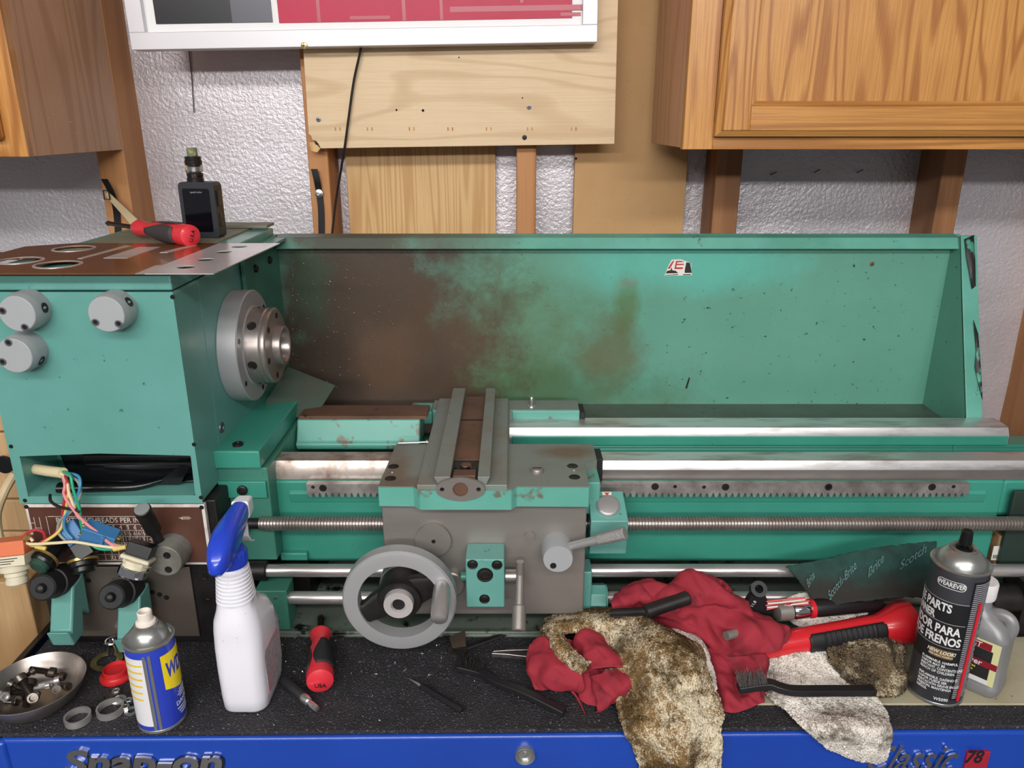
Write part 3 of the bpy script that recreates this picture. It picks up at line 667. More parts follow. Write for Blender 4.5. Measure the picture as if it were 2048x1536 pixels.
# gusset at the far end, narrow above, wide below, with a turned edge
gus = B().prism([(GY+.002, .508), (1.281, .508), (1.172, .235), (1.172, .207), (GY+.002, .207)], gx1_, gx1_+.004, 'x').obj('end_gusset', 'guard_green', guard)
eg = B(); w2 = .028
eg.loft([[(gx1_, y, z), (gx1_+w2, y+.004, z), (gx1_+w2, y+.009, z), (gx1_, y+.005, z)] for y, z in ((1.279, .511), (1.230, .385), (1.170, .237), (1.168, .205))])
eg.obj('gusset_edge', ['guard_lip'], guard, bevel=.0008)
for (pts, ) in (([(1928, 478), (1948, 470), (1951, 520), (1952, 572), (1944, 578), (1938, 545), (1932, 515)],), ([(1947, 640), (1957, 668), (1972, 760), (1970, 800), (1958, 770), (1950, 735), (1953, 700)],)):
    # chipped paint: bare dark metal on the slanted edge
    q = []
    for px, py in pts:
        y = 1.23
        for _ in range(4): z = ZA(py, y); y = 1.170 + (z-.237)*(.109/.274)
        pt = P(px, py, Y=y); q.append(pt)
    bb = B(); vs = [bb.bm.verts.new(Vector((min(max(v.x, gx1_+.001), gx1_+w2-.0005), v.y-.0022+.004*(v.x-gx1_)/w2, v.z))) for v in q]; bb.face(vs); bb.obj('bare_patch', 'bare_edge', guard, solid=.0008)
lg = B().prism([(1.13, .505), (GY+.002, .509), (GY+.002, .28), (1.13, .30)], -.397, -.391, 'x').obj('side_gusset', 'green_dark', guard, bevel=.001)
B().loft([[(-.405, y, .507), (-.372, y, .507), (-.372, y, .502), (-.405, y, .502)] for y in (1.135, GY+.004)]).obj('side_lip', 'guard_lip', guard, bevel=.001)
for px, py in ((510, 537), (538, 520)): B().rev([(.0062, 0), (.006, .003), (.004, .0045), (0, .004)], P(px, py, X=-.391), (1, 0, 0), 16).obj('guard_bolt', 'dark_iron', guard)
# torn sticker on the guard
SYk = GY-.0006
def spoly(pts, name, m, par, y=SYk, th=.0004):
    q = [P(1300+x*.0586, 500+y_*.0586, Y=y) for x, y_ in pts]
    return B().plate([[(v.x, v.z) for v in q]], th, T(0, y, 0) @ RX).obj(name, m, par)
mat('sticker_white', '#e9e2d8', .5); mat('sticker_red', '#b83a45', .5); mat('sticker_black', '#20211f', .5)
sk = spoly([(490, 880), (570, 700), (600, 600), (740, 330), (1050, 320), (1400, 450), (1420, 800), (1440, 860), (1100, 870)], 'sticker', 'sticker_white', guard)
spoly([(540, 800), (590, 710), (700, 690), (740, 590), (760, 690), (880, 710), (960, 790)], 'sticker_black_patch', 'sticker_black', sk, SYk-.0004)
spoly([(1180, 780), (1190, 660), (1240, 420), (1370, 440), (1410, 700), (1420, 780)], 'sticker_black_patch', 'sticker_black', sk, SYk-.0004)
spoly([(600, 640), (740, 420), (800, 360), (830, 370), (680, 640)], 'sticker_stroke', 'sticker_red', sk, SYk-.0004)
spoly([(830, 650), (890, 370), (1060, 370), (1180, 410), (930, 420), (920, 470), (1160, 470), (1150, 510), (910, 520), (895, 590), (1130, 590), (1110, 650)], 'sticker_letter', 'sticker_red', sk, SYk-.0004)
spoly([(510, 855), (960, 825), (960, 850), (520, 870)], 'sticker_line', 'sticker_black', sk, SYk-.0004); spoly([(1120, 830), (1400, 820), (1390, 850), (1130, 858)], 'sticker_line', 'sticker_black', sk, SYk-.0004)
# drops of paint and rust spots on the guard
p = P(1744, 528, Y=GY-.0004); B().rev([(.004, 0), (.003, .0004), (0, .0005)], p, (0, -1, 0), 9).obj('rust_spot', 'cast_brown', guard)
p = P(1376, 765, Y=GY-.0004); B().prism([(p.x-.004, p.z-.01), (p.x-.001, p.z-.012), (p.x+.003, p.z+.008), (p.x+.001, p.z+.01)], p.y, p.y+.0004, 'y').obj('paint_scrape', 'black_oil', guard)
od = B(); rg = random.Random(3)
for i in range(230):
    px = min(max(rg.gauss(650, 75), 585), 905); py = rg.uniform(495, 780); q = P(px, py, Y=GY); r = rg.choice((.0009, .0012, .0016, .0022)); od.rev([(r, 0), (r*.8, r*.35), (r*.4, r*.55), (0, r*.6)], q, (0, -1, 0), 7)
od.obj('oil_drops', 'oil_drop', guard, kind='stuff')
# --- carriage: saddle
ZT = .25
SL, SR, SF, SBk = -.170, .098, .889, 1.0285
foot = [(SL, SF+.004), (SL+.045, SF+.003), (SL+.054, SF-.006), (-.001, SF-.006), (.006, SF+.003), (SR, SF+.002), (SR, .96), (SR+.018, .972), (SR+.018, SBk), (-.004, SBk), (-.004, 1.168), (.108, 1.168), (.108, 1.212), (-.128, 1.212), (-.128, 1.168), (-.12, 1.168), (-.12, SBk), (SL+.004, SBk)]
b = B().plate([foot], .026, T(0, 0, ZT-.013))
pq = P(1135, 906, Z=ZT)
mat('saddle_top', '#868e88', .5, .3, col2='#7c7f76', s=9, f=.6, soft=.12, col3='#4b4541', s3=120, f3=.72, blobs=[(pq.x, pq.y, ZT, .042, .02, .1, '#7a6656', .9), (-.155, .93, ZT, .02, .08, .1, '#7d6a5a', .8), (-.12, .90, ZT, .06, .02, .1, '#77685b', .6)])
saddle = part(b, 'saddle', 'saddle_top', .001)
# green painted skirt in front
sk_ = [(SL, SF+.002), (SL+.045, SF+.001), (SL+.054, SF-.008), (-.001, SF-.008), (.006, SF+.001), (SR, SF), (SR, .93), (SL, .93)]
B().plate([sk_], .0265, T(0, 0, .2365-.0005)).obj('saddle_skirt', 'green_worn', saddle, bevel=.001)
B().box(.0, .109, 1.1655, 1.17, .225, .249).obj('rear_skirt', 'green_worn', saddle, bevel=.002)
B().box(-.128, -.1205, 1.1655, 1.17, .225, .249).box(-.165, -.1285, 1.1655, 1.21, .226, .247).obj('rear_skirt', 'green_worn', saddle, bevel=.002)
B().box(.109, .117, 1.162, 1.205, .224, .247).obj('rear_wiper', 'black_rubber', saddle, bevel=.001)
B().box(SR+.0185, SR+.028, .985, 1.022, .212, .246).obj('way_wiper', 'black_rubber', saddle, bevel=.001)
B().box(SR-.001, SR+.019, .93, 1.0, .19, .237).obj('wing_side', 'green_worn', saddle, bevel=.002)
# cross slide base and dovetail
cs = part(B().box(-.1195, -.006, SF-.005, 1.205, ZT-.004, ZT+.006), 'cross_slide_base', 'cast_grey', .0008)
def strip(xa, xb, sgn):
    lo, hi = (xa, xb)
    u = .005
    return B().loft([[(lo + (u if sgn < 0 else 0)*1.0, y, ZT+.006), (hi - (u if sgn > 0 else 0), y, ZT+.006), (hi, y, ZT+.017), (lo, y, ZT+.017)] for y in (SF-.0045, 1.225)])
strip(-.098, -.0775, -1).obj('dovetail_strip', 'cast_grey', cs, bevel=.0006)
strip(-.043, -.0275, 1).obj('dovetail_strip', 'cast_grey', cs, bevel=.0006)
B().box(-.0775, -.0428, .955, 1.205, ZT+.006, ZT+.009).obj('slide_channel', 'cast_brown', cs)
B().box(-.0775, -.0428, SF-.0045, .955, ZT+.0062, ZT+.0075).obj('slide_pocket', 'black_oil', cs)
B().box(-.0775, -.0428, 1.098, 1.101, ZT+.009, ZT+.0094).obj('slide_seam', 'dark_gap', cs)
B().box(-.0745, -.046, SF+.0, .908, ZT+.0075, ZT+.0165).obj('slide_end', 'cast_brown', cs, bevel=.001)
for i in range(26):
    p = Vector((-.060 + random.uniform(-.011, .011), .93 + random.uniform(-.012, .014), ZT+.009))
    if i == 0: q = p
B().rev([(.009, 0), (.007, .004), (0, .0055)], (-.0605, .934, ZT+.0075), (0, 0, 1), 10).obj('nut', 'cast_brown', cs)
gk = B()
for i in range(40):
    p = Vector((-.060 + random.gauss(0, .007), .921 + random.gauss(0, .005), ZT+.0085)); r = random.uniform(.001, .0028); gk.rev([(r, 0), (r*.7, r), (0, r*1.3)], p, (random.uniform(-.5, .5), random.uniform(-.5, .5), 1), 6)
gk.obj('swarf_clump', 'black_oil', cs, kind='stuff')
# flange with the feed screw hole
fp = P(921, 977, Y=SF-.0085); n_ = 40
o_ = [(fp.x + math.copysign(abs(math.cos(t))**1.35, math.cos(t))*.0305, fp.z + math.copysign(abs(math.sin(t))**.8, math.sin(t))*.0160) for t in [6.28318*i/n_ for i in range(n_)]]
ff = B().plate([o_, circ(fp.x, fp.z, .0096, 28), circ(fp.x-.0228, fp.z, .0029, 14), circ(fp.x+.0228, fp.z, .0029, 14)], .004, T(0, SF-.0095, 0) @ RX).obj('screw_flange', 'apron_steel', saddle, bevel=.0005)
B().rev([(.0096, 0), (.0096, .0022), (.0088, .0022), (.0085, .0003), (0, .0003)], (fp.x, SF-.0084, fp.z), (0, -1, 0), 28).obj('screw_bore', 'cast_brown', saddle)
for s_ in (-1, 1): B().cyl((fp.x+s_*.0228, SF-.0079, fp.z), (fp.x+s_*.0228, SF-.0088, fp.z), .0029, seg=12).obj('bolt_hole', 'hole_black', saddle)
# bolts and holes on the wings
for px, py, r, m in ((787, 933, .0075, 'dark_iron'), (781, 957, .0075, 'dark_iron'), (784, 946, .002, 'zinc'), (1145, 932, .0075, 'dark_iron'), (1149, 954, .0075, 'dark_iron'), (1148, 942, .002, 'zinc')):
    B().rev([(r, 0), (r*.96, .0004), (r*.8, .0006), (r*.7, .0002), (0, .0002)], P(px, py, Z=ZT), (0, 0, 1), 22).obj('wing_bolt', m, saddle)
p = P(1074, 944, Z=ZT); o = B().rev([(.0085, 0), (.0085, .004), (.0075, .0055), (0, .0058)], p, (0, 0, 1), 24).obj('lock_screw', 'apron_steel', saddle)
B().box(p.x-.006, p.x+.006, p.y-.0008, p.y+.0008, ZT+.0056, ZT+.0064).obj('slot', 'dark_iron', o)
p = P(1063, 813, Z=ZT); B().rev([(.007, 0), (.0065, .0015), (.004, .002), (.004, .014), (.003, .0165), (0, .017)], p, (0, 0, 1), 20).obj('oiler_stud', 'zinc', saddle)
a, c = P(797, 886, Z=ZT+.006), P(851, 884, Z=ZT+.006)
part(B().cyl(a, c, .0014, seg=10).rev([(.0014, 0), (.0032, .001), (.003, .0035), (0, .004)], c, c-a, 12), 'gib_screw', 'zinc', parent=saddle)
# --- apron
AY = .902
apron = part(B().box(SL+.001, SR-.001, AY, .955, ZA(1229, AY), .2228), 'apron', 'apron_steel', .002)
AZ0 = ZA(1229, AY)
for px, py, r, h in ((866, 1082, .0235, .006), (1060, 1072, .0065, .003), (928, 1023, .009, .0006)):
    B().rev([(r, 0), (r, h*.8), (r*.94, h), (0, h)], P(px, py, Y=AY-h), (0, 1, 0), 32).obj('apron_plug', 'apron_steel', apron)
    if r > .02: B().cyl(P(px+1, py+1, Y=AY-h)-Vector((0, .0003, 0)), P(px+1, py+1, Y=AY-h), .0028, seg=12).obj('plug_hole', 'hole_black', apron)
B().rev([(.019, 0), (.019, .006), (.017, .0075), (0, .0075)], P(902, 1165, Y=AY), (0, -1, 0), 32).obj('gear_boss', 'apron_steel', apron)
# handwheel
hc = P(798, 1205, Y=.845); R = .0725
hw = part(B().rev([(R-.020, 0.), (R-.0205, .004), (R-.021, .019), (R-.017, .021), (R-.002, .021), (R, .019), (R, .003), (R-.002, .0005), (R-.004, 0), (R-.020, 0)], hc, (0, 1, 0), 72, cap=False), 'handwheel', 'alu', ang=28)
B().rev([(.0, -.004), (.0085, -.004), (.0095, -.007), (.0185, -.007), (.019, -.005), (.019, .003)], hc, (0, 1, 0), 36, cap=False).obj('hub_cap', 'plate_silver', hw)
B().rev([(.008, -.0045), (.006, -.0046), (.005, -.0035), (0, -.0035)], hc, (0, 1, 0), 20).obj('hub_bolt', 'dark_iron', hw)
B().rev([(.027, .002), (.029, .008), (.030, .02), (.028, AY-.001-hc.y)], hc, (0, 1, 0), 36).obj('hub', 'dark_iron', hw)
B().rev([(.031, .038), (.031, AY-.0005-hc.y)], hc, (0, 1, 0), 36).obj('index_dial', 'apron_steel', hw)
ang = math.radians(25)
sd = Vector((math.cos(ang), 0, math.sin(ang))); sn_ = Vector((-math.sin(ang), 0, math.cos(ang)))
for s_ in (-1, 1):
    L = []
    for r, hw_, y in ((.012, .022, .010), (.032, .0185, .009), (.046, .0145, .006), (.055, .016, .006)):
        c0 = hc + sd*s_*r + Vector((0, y, 0)); L.append([c0 + sn_*hw_ + Vector((0, .001, 0)), c0 + sn_*hw_*.6 - Vector((0, .003, 0)), c0 - sn_*hw_*.6 - Vector((0, .003, 0)), c0 - sn_*hw_ + Vector((0, .001, 0)), c0 - sn_*hw_ + Vector((0, .011, 0)), c0 + sn_*hw_ + Vector((0, .011, 0))])
    B().loft(L).obj('spoke', 'dark_iron', hw, bevel=.002)
a = Vector((P(884, 1170, Y=.845).x, .847, P(884, 1170, Y=.845).z)); e = P(878, 1240, Y=.796); dv = e-a
B().cyl(a, a.lerp(e, .12), .0085, seg=24).rev([(.0078, .0), (.0105, dv.length*.12), (.0112, dv.length*.35), (.0108, dv.length*.9), (.0098, dv.length*.98), (.008, dv.length), (0, dv.length)], a, dv, 28).obj('crank_handle', 'steel_bright', hw)
# green interlock block with lever
cx0, cx1 = XA(932, 1165, .865), XA(1009, 1165, .865)
bz0, bz1 = ZA(1215, .865), ZA(1119, .865)
blk = part(B().hexa([(cx0, .865, bz0), (cx1, .865, bz0), (cx1, AY, bz0), (cx0, AY, bz0), (cx0, .865, bz1), (cx1, .865, bz1), (cx1, AY, bz1+.002), (cx0, AY, bz1+.002)]), 'feed_block', 'green', .0015)
for px, py, r in ((945, 1129, .0058), (994, 1130, .0058), (970, 1150, .0088), (969, 1198, .0058)):
    B().rev([(r*1.2, 0), (r*1.18, .0004), (r, .0005), (r*.9, -.0005+.0006), (r*.5, .0009), (r*.45, .0003), (0, .0003)], P(px, py, Y=.865), (0, -1, 0), 24).obj('block_screw', 'dark_iron', blk)
bp = P(921, 1153, Y=.885); B().cyl((bp.x, .885, bp.z), (cx0+.002, .885, bp.z), .006, seg=20, ch=.001).obj('pivot_pin', 'green_dark', blk)
bp = P(1015, 1152, Y=.885); ex = XA(1045, 1155, .885)
B().cyl((cx1, .885, bp.z), (ex, .885, bp.z), .0088, seg=24, ch=.001).obj('lever_shaft', 'steel', blk)
lt, lb = P(1040, 1150, Y=.878), P(1037, 1262, Y=.83)
B().cyl(lt + Vector((0, 0, .02)), lt + Vector((0, 0, -.006)), .005, seg=16).obj('lever_pin', 'apron_steel', blk)
B().cyl(lt, lt.lerp(lb, .6), .0052, .006, 16).cyl(lt.lerp(lb, .55), lb, .0088, .0092, 20, ch=.0015).obj('feed_lever', 'apron_steel', blk)
# half-nut lever
mat('knurl', '#a9a7a5', .4, .5, bump=1., bs=900, bkind='F1', bd=.001)
kc0 = P(1116, 1118, Y=.87); kc = Vector((kc0.x, AY, kc0.z))
hn = part(B().rev([(.0205, 0), (.0205, .012), (.0198, .028), (.0188, .0325), (0, .0325)], kc, (0, -1, 0), 40), 'half_nut_knob', 'knob_grey', ang=25)
B().rev([(.0042, 0), (.004, .0006), (.0032, .0007), (.0028, .0002), (0, .0002)], kc + Vector((-.006, -.0326, -.0095)), (0, -1, 0), 16).obj('set_screw', 'dark_iron', hn)
a = kc + Vector((.014, -.019, .010)); e = P(1251, 1066, Y=.855)
B().cyl(a, a.lerp(e, .55), .0052, .0058, 20).obj('lever_rod', 'alu_bright', hn)
B().cyl(a.lerp(e, .52), e, .0072, .0085, 24, ch=.0012).obj('knurled_grip', 'knurl', hn)
# thread dial box
tx0, tx1 = XA(1181, 1060, .91), XA(1256, 1060, .91); tz0, tz1 = ZA(1108, .915), ZA(1043, .908)
tb = P(1180, 990, Y=.965)
td = part(B().hexa([(tx0, .915, tz0), (tx1, .915, tz0), (tx1, .975, tz0), (tx0, .975, tz0), (tx0, .908, tz1), (tx1, .908, tz1), (tx1-.004, .945, tz1+.026), (tx0-.001, .945, tz1+.026)]), 'thread_dial_box', 'green', .0012)
nrm = Vector((0, -.026, .037)).normalized()
c = Vector((tx0*.5+tx1*.5-.001, .926, tz1+.0128)) 
B().rev([(.0155, -.001), (.0155, .003), (.0135, .005), (.0130, .0052), (0, .0052)], c, nrm, 36).obj('dial', 'alu_bright', td)
mat('arrow_red', '#b8402f', .5); mat('arrow_pale', '#e6d9cf', .5)
up = Vector((0, .037, .026)).normalized()
Mx = facing(c + up*.018 + nrm*.0004, (1, 0, 0), up)
B().plate([[(-.0065, .003), (.0065, .003), (.0055, -.002), (-.0055, -.002)]], .0004, Mx).obj('dial_mark', 'arrow_pale', td)
B().plate([[(-.0035, .002), (.0035, .002), (0, -.0025)]], .0008, Mx).obj('dial_arrow', 'arrow_red', td)
# control rod guide right of the apron
g0 = XA(1172, 1190, .935)
part(B().box(SR-.002, SR+.012, .925, .96, ZA(1222, .93), ZA(1140, .93)), 'rod_guide', 'green', .002)
part(B().cyl((SR+.011, srY, srZ), (SR+.034, srY, srZ), .0205, seg=8, ch=.001).cyl((SR+.03, srY, srZ), (SR+.036, srY, srZ), .0185, seg=24), 'guide_nut', 'green', .001)

q = P(-10, 512, Y=1.33); part(B().cyl(q + Vector((-.06, 0, 0)), q + Vector((.04, 0, 0)), .0065, seg=14), 'tie_rod', 'dark_iron')
# ------------------------------------------------------------------ tool chest
mat('chest_blue', '#1746ae', .3, col2='#1440a4', s=4, coat=.3)
mat('chrome', '#d8d8dc', .08, 1.)
mat('chrome_dark', '#4a4a52', .2, .8)
mat('badge_red', '#a32436', .3)
mat('rubber_mat', '#2f2d32', .72, col2='#232126', s=30, bump=.9, bs=520, bkind='F1', bd=.002, col3='#716e74', s3=330, f3=.645)
mat('cream_paint', '#b9b29c', .5, col2='#a79d80', s=12, col3='#4d4534', s3=90, f3=.7, soft3=.04, bump=.05)
chest = thing('tool_chest', 'blue steel roll cab tool chest carrying the lathe', 'tool chest', (.35, .75, FLOOR), (0, 0, .011))
def cw(x, y, z): return Vector((x-.35, y-.75, z-FLOOR))       # chest-local
def cbox(x0, x1, y0, y1, z0, z1): a, c = cw(x0, y0, z0), cw(x1, y1, z1); return B().box(a.x, c.x, a.y, c.y, a.z, c.z)
cbox(-.654, 1.25, .757, 1.48, FLOOR+.1, -.006).obj('body', 'chest_blue', chest, world=False, bevel=.004)
cbox(-.654, 1.25, .747, .757, -.115, -.006).obj('front_rail', 'chest_blue', chest, world=False, bevel=.004, seg=3)
cbox(-.668, -.60, .742, .76, -.2, -.006).obj('corner_post', 'chest_blue', chest, world=False, bevel=.006, seg=3)
for k in range(4): cbox(-.59, 1.2, .745, .757, -.30-.17*k, -.125-.17*k).obj('drawer', 'chest_blue', chest, world=False, bevel=.004)
for x in (-.55, 1.15):
    for y in (.82, 1.4): B().cyl(cw(x-.02, y, FLOOR+.05), cw(x+.02, y, FLOOR+.05), .05, ch=.005).obj('caster', 'black_rubber', chest, world=False)
cbox(-.664, -.654, .75, 1.48, -.09, .006).obj('edge_channel', 'black_gloss', chest, world=False, bevel=.001)
def fit(t, px0, px1, py0, py1, Y, th, **kw):
    """lettering sized to the box it fills on the plane Y, as a builder"""
    a, c = P(px0, py1, Y=Y), P(px1, py0, Y=Y)
    me = text_mesh(t, .1, .01, **kw); xs = [v.co.x for v in me.vertices]; ys = [v.co.y for v in me.vertices]
    M = T((a.x+c.x)/2, Y, (a.z+c.z)/2) @ RX @ Matrix.Diagonal(((c.x-a.x)/(max(xs)-min(xs)), (c.z-a.z)/(max(ys)-min(ys)), th/.01, 1)) @ T(-(max(xs)+min(xs))/2, -(max(ys)+min(ys))/2, 0)
    return B().mesh(me, M)
fit('Snap-on', 136, 442, 1496, 1560, .7375, .006, bold=.03, shear=.25).obj('badge_lettering', 'chrome', chest, bevel=.0008)
fit('Snap-on', 132, 446, 1493, 1563, .7390, .003, bold=.06, shear=.25).obj('badge_backing', 'chrome_dark', chest)
fit('Classic', 1732, 1922, 1489, 1541, .7462, .003, shear=.45, bold=.008).obj('badge_lettering', 'chrome', chest, bevel=.0005)
a, c = P(1922, 1531, Y=.752), P(1976, 1496, Y=.752)
bd = B().box(a.x, c.x, .7455, .752, a.z, c.z).obj('number_badge', 'badge_red', chest, bevel=.001)
fit('78', 1930, 1970, 1501, 1526, .7452, .0012, bold=.01, shear=.2).obj('badge_number', 'chrome_dark', bd)
p = P(1050, 1508, Y=.742); B().rev([(.0125, 0), (.0125, .012), (.0115, .0135), (.009, .0125), (.0085, .009), (.004, .009), (.0035, .0105), (0, .0108)], p+Vector((0, .008, 0)), (0, -1, 0), 32).obj('drawer_lock', 'zinc', chest)
rm = thing('rubber_mat', 'black textured rubber mat covering the tool chest top', 'mat', (.35, .75, -.0058), (0, 0, .011))
B().box(-1.0, .89, .001, .72, 0, .0055).obj('mat_sheet', 'rubber_mat', rm, world=False, bevel=.0015)
tx = P(1290, 1418, Z=.002).x
B().box(tx, .86, .787, .9195, .0003, .0032).obj('cream_tray', 'cream_paint', None, bevel=.0008, loc=(.5, .85, .0003), label='dirty cream painted steel strip on the mat under the rags and cans', cat='tray')
# ------------------------------------------------------------------ wooden crate beyond the chest end, cardboard box behind the far end
cr = thing('wooden_crate', 'rough wooden crate standing beyond the chest end, below the dangling switches', 'crate', (-.80, 1.05, FLOOR))
cxr = P(76, 1275, Y=.96).x
B().box(-.90, min(cxr, -.672), .96, 1.0, FLOOR, ZA(1165, .96)).obj('corner_post', 'crate_wood', cr, bevel=.002)
for k in range(6):
    z = .02 + .052*k
    B().box(-.95, -.690, 1.003, 1.02, z, z+.049).obj('plank', 'crate_wood', cr, bevel=.002)
B().box(-.95, -.69, 1.003, 1.02, FLOOR, .018).obj('plank', 'crate_wood', cr, bevel=.002)
mat('cream_plastic', '#c9b58c', .5, col2='#b7a37c', s=10)
ebx = P(25, 960, Y=.99)
eb = thing('outlet_box', 'cream electrical box with a black socket, on the crate beside the headstock', 'outlet box', (-.72, .99, .333))
B().box(-.80, -.662, .985, 1.02, .333, .42).obj('box_body', 'cream_plastic', eb, bevel=.003)
q = P(10, 928, Y=.985); B().rev([(.013, 0), (.013, .003), (.009, .004), (0, .002)], q, (0, -1, 0), 24).obj('socket', 'black_gloss', eb)
pts = [P(x_, y_, Y=Y_) for x_, y_, Y_ in ((28, 950, .98), (8, 985, .962), (-6, 1030, .96), (0, 1080, .955), (14, 1110, .952), (20, 1150, .95))]
B().tube(pts, .006, 10, 6).obj('cable', 'tan_strap', None, loc=pts[-1], label='tan and black cable looping down beside the crate planks', cat='cable')
mat('cardboard', '#a9845c', .8, col2='#9a774f', s=8); mat('paper_white', '#d9d4cc', .7)
CBY = .985
bxr = thing('cardboard_box', 'brown cardboard box with a white barcode label at the lathe bed end', 'box', (.8, 1.06, .001))
B().box(.70, .95, CBY, 1.14, .001, .125).obj('carton', 'cardboard', bxr, bevel=.002)
a, c = P(1981, 1120, Y=CBY), P(2003, 1092, Y=CBY)
lb_ = B().box(a.x, c.x, CBY-.0008, CBY, a.z, c.z).obj('paper_label', 'paper_white', bxr)
for k in range(6): B().box(a.x+.002+.0022*k, a.x+.003+.0022*k, CBY-.0012, CBY-.0007, a.z+.003, a.z+.009).obj('barcode_bar', 'hole_black', lb_)
# ------------------------------------------------------------------ loose faceplate on the headstock
PZ = HZ1+.0035; PT = .0012
fpl = thing('loose_faceplate', 'brown and silver control faceplate with cut-out holes lying on the headstock', 'faceplate', (-.49, 1.0, PZ))
fr_, br2, bl2, fl2 = P(427, 549, Z=PZ+.0012), P(560, 488, Z=PZ+.0012), P(150, 487, Z=PZ+.0012), Vector((-.668, .893, 0))
big = [(40, 523, .0235), (116, 531, .0235), (148, 499, .0235)]
holes = []
for px, py, r in big:
    q = P(px, py, Z=PZ+.0012); holes.append(circ(q.x, q.y, r, 36))
small = []
for px, py in ((373, 536), (412, 521), (448, 505.5), (479, 495)):
    q = P(px, py, Z=PZ+.0012); small.append(circ(q.x, q.y, .0105, 24))
xs0, xs1 = P(288, 549, Z=PZ).x, P(442, 488, Z=PZ).x
B().plate([[(xs0, fr_.y), (fr_.x, fr_.y), (br2.x, br2.y), (xs1, br2.y)]] + small, PT, T(0, 0, PZ+.0018)).obj('silver_field', 'plate_silver', fpl)
B().plate([[(fl2.x, fr_.y), (xs0-.0001, fr_.y), (xs1-.0001, br2.y), (bl2.x, br2.y), (-.668, br2.y-.03)]] + holes, PT, T(0, 0, PZ+.0018)).obj('copper_field', 'plate_copper', fpl)
for h_ in holes: 
    cx = sum(v[0] for v in h_)/len(h_); cy = sum(v[1] for v in h_)/len(h_); r = h_[0][0]-cx
    B().plate([circ(cx, cy, r+.0035, 36), circ(cx, cy, r-.0002, 36)], .0006, T(0, 0, PZ+.0027)).obj('hole_rim', 'plate_silver', fpl)
def ppoly(pts, m, name='print_patch'):
    q = [P(x_, y_, Z=PZ+.0026) for x_, y_ in pts]; B().plate([[(v.x, v.y) for v in q]], .0004, T(0, 0, PZ+.0026)).obj(name, m, fpl)
ppoly([(207, 516), (255, 516), (320, 494), (278, 494)], 'plate_silver'); ppoly([(155, 517), (165, 517), (262, 492), (250, 491)], 'plate_silver')
ppoly([(320, 505), (335, 505), (395, 490), (382, 490)], 'plate_silver'); ppoly([(270, 548), (285, 548), (325, 530), (310, 531)], 'plate_silver')
# ------------------------------------------------------------------ red and black screwdrivers
mat('handle_red', '#d8323f', .32, coat=.3); mat('handle_grey', '#3a3739', .6); mat('handle_dark', '#262428', .55)
mat('blade_dark', '#4a3f39', .35, .8)
def rod(p, d, prof, seg=24): return B().rev(prof, p, d, seg)
def driver(name, label, butt, tip, r, blade, grip):
    butt, tip = Vector(butt), Vector(tip); d = (tip-butt).normalized(); L = (tip-butt).length
    root = thing(name, label, 'screwdriver', butt + Vector((0, 0, -r)))
    H = L*.62 if blade else L
    s_ = H/.105
    rod(butt, d, [(0, 0), (r*.55, .0008), (r*.95, .004), (r*1.0, .009), (r*.98, .02*s_), (r*.86, .06*s_), (r*.62, .078*s_), (r*.72, .088*s_), (r*.85, .096*s_), (r*.6, .104*s_), (r*.3, H)], 28).obj('handle', 'handle_red', root)
    # rubber grip panels wrapped round the middle of the handle
    for a in (0, 2.09, 4.19):
        g = B(); u, v, _ = frame(d); loops = []
        for k in range(9):
            t = k/8; h = (.018+.056*t)*s_; rr = r*lerp_list([1.03, 1.04, 1.0, .93, .85, .72], t); wd = lerp_list([.75, .95, .95, .8, .55, .35], t)
            loops.append([butt + d*h + (u*math.cos(a+wd*(j/5-1)) + v*math.sin(a+wd*(j/5-1)))*rr for j in range(11)])
        g.loft(loops, cap=False, closed=False).obj('grip_panel', grip, root, solid=.0012)
    if blade:
        e = tip
        B().cyl(butt + d*H*.98, e - d*.008, .0034, seg=14).obj('blade', 'blade_dark', root)
        B().cyl(e - d*.009, e, .0042, .0015, seg=8).obj('blade_tip', 'blade_dark', root)
    return root, d
z1 = HZ1+.0046+.0155
dr, dd = driver('screwdriver', 'red and grey screwdriver lying on the headstock beside the black vape box', P(384, 472, Z=z1), P(212, 446, Z=z1-.003), .0152, True, 'handle_grey')
fdir = (P(384, 472, Z=z1) - P(212, 446, Z=z1)).normalized()
bp_ = P(384, 472, Z=z1)
Mt = facing(bp_ + fdir*.0009, Vector((0, 0, 1)).cross(fdir), Vector((0, 0, 1)))
text('U.S.A', .0075, Mt @ Matrix.Rotation(1.2, 4, 'Z'), 'hole_black', dr, th=.0006)
d2, _ = driver('screwdriver', 'red and black screwdriver handle lying on the mat beside the spray bottle', P(640, 1366, Z=.0205), P(641, 1262, Z=.0175), .0175, False, 'handle_dark')
bp_ = P(640, 1366, Z=.0205); fdir = (bp_-P(641, 1262, Z=.0175)).normalized()
text('USA', .008, facing(bp_ + fdir*.001 - Vector((0, 0, .004)), (1, 0, 0), (0, 0, 1)), 'hole_black', d2, th=.0006)
B().cyl(P(641, 1262, Z=.0175), P(642, 1236, Z=.016), .0045, seg=14).rev([(.0055, -.002), (.0055, .002), (.0035, .002), (.0035, -.002)], P(642, 1236, Z=.016), (0, -.6, .8), 16).obj('shank', 'dark_iron', d2)
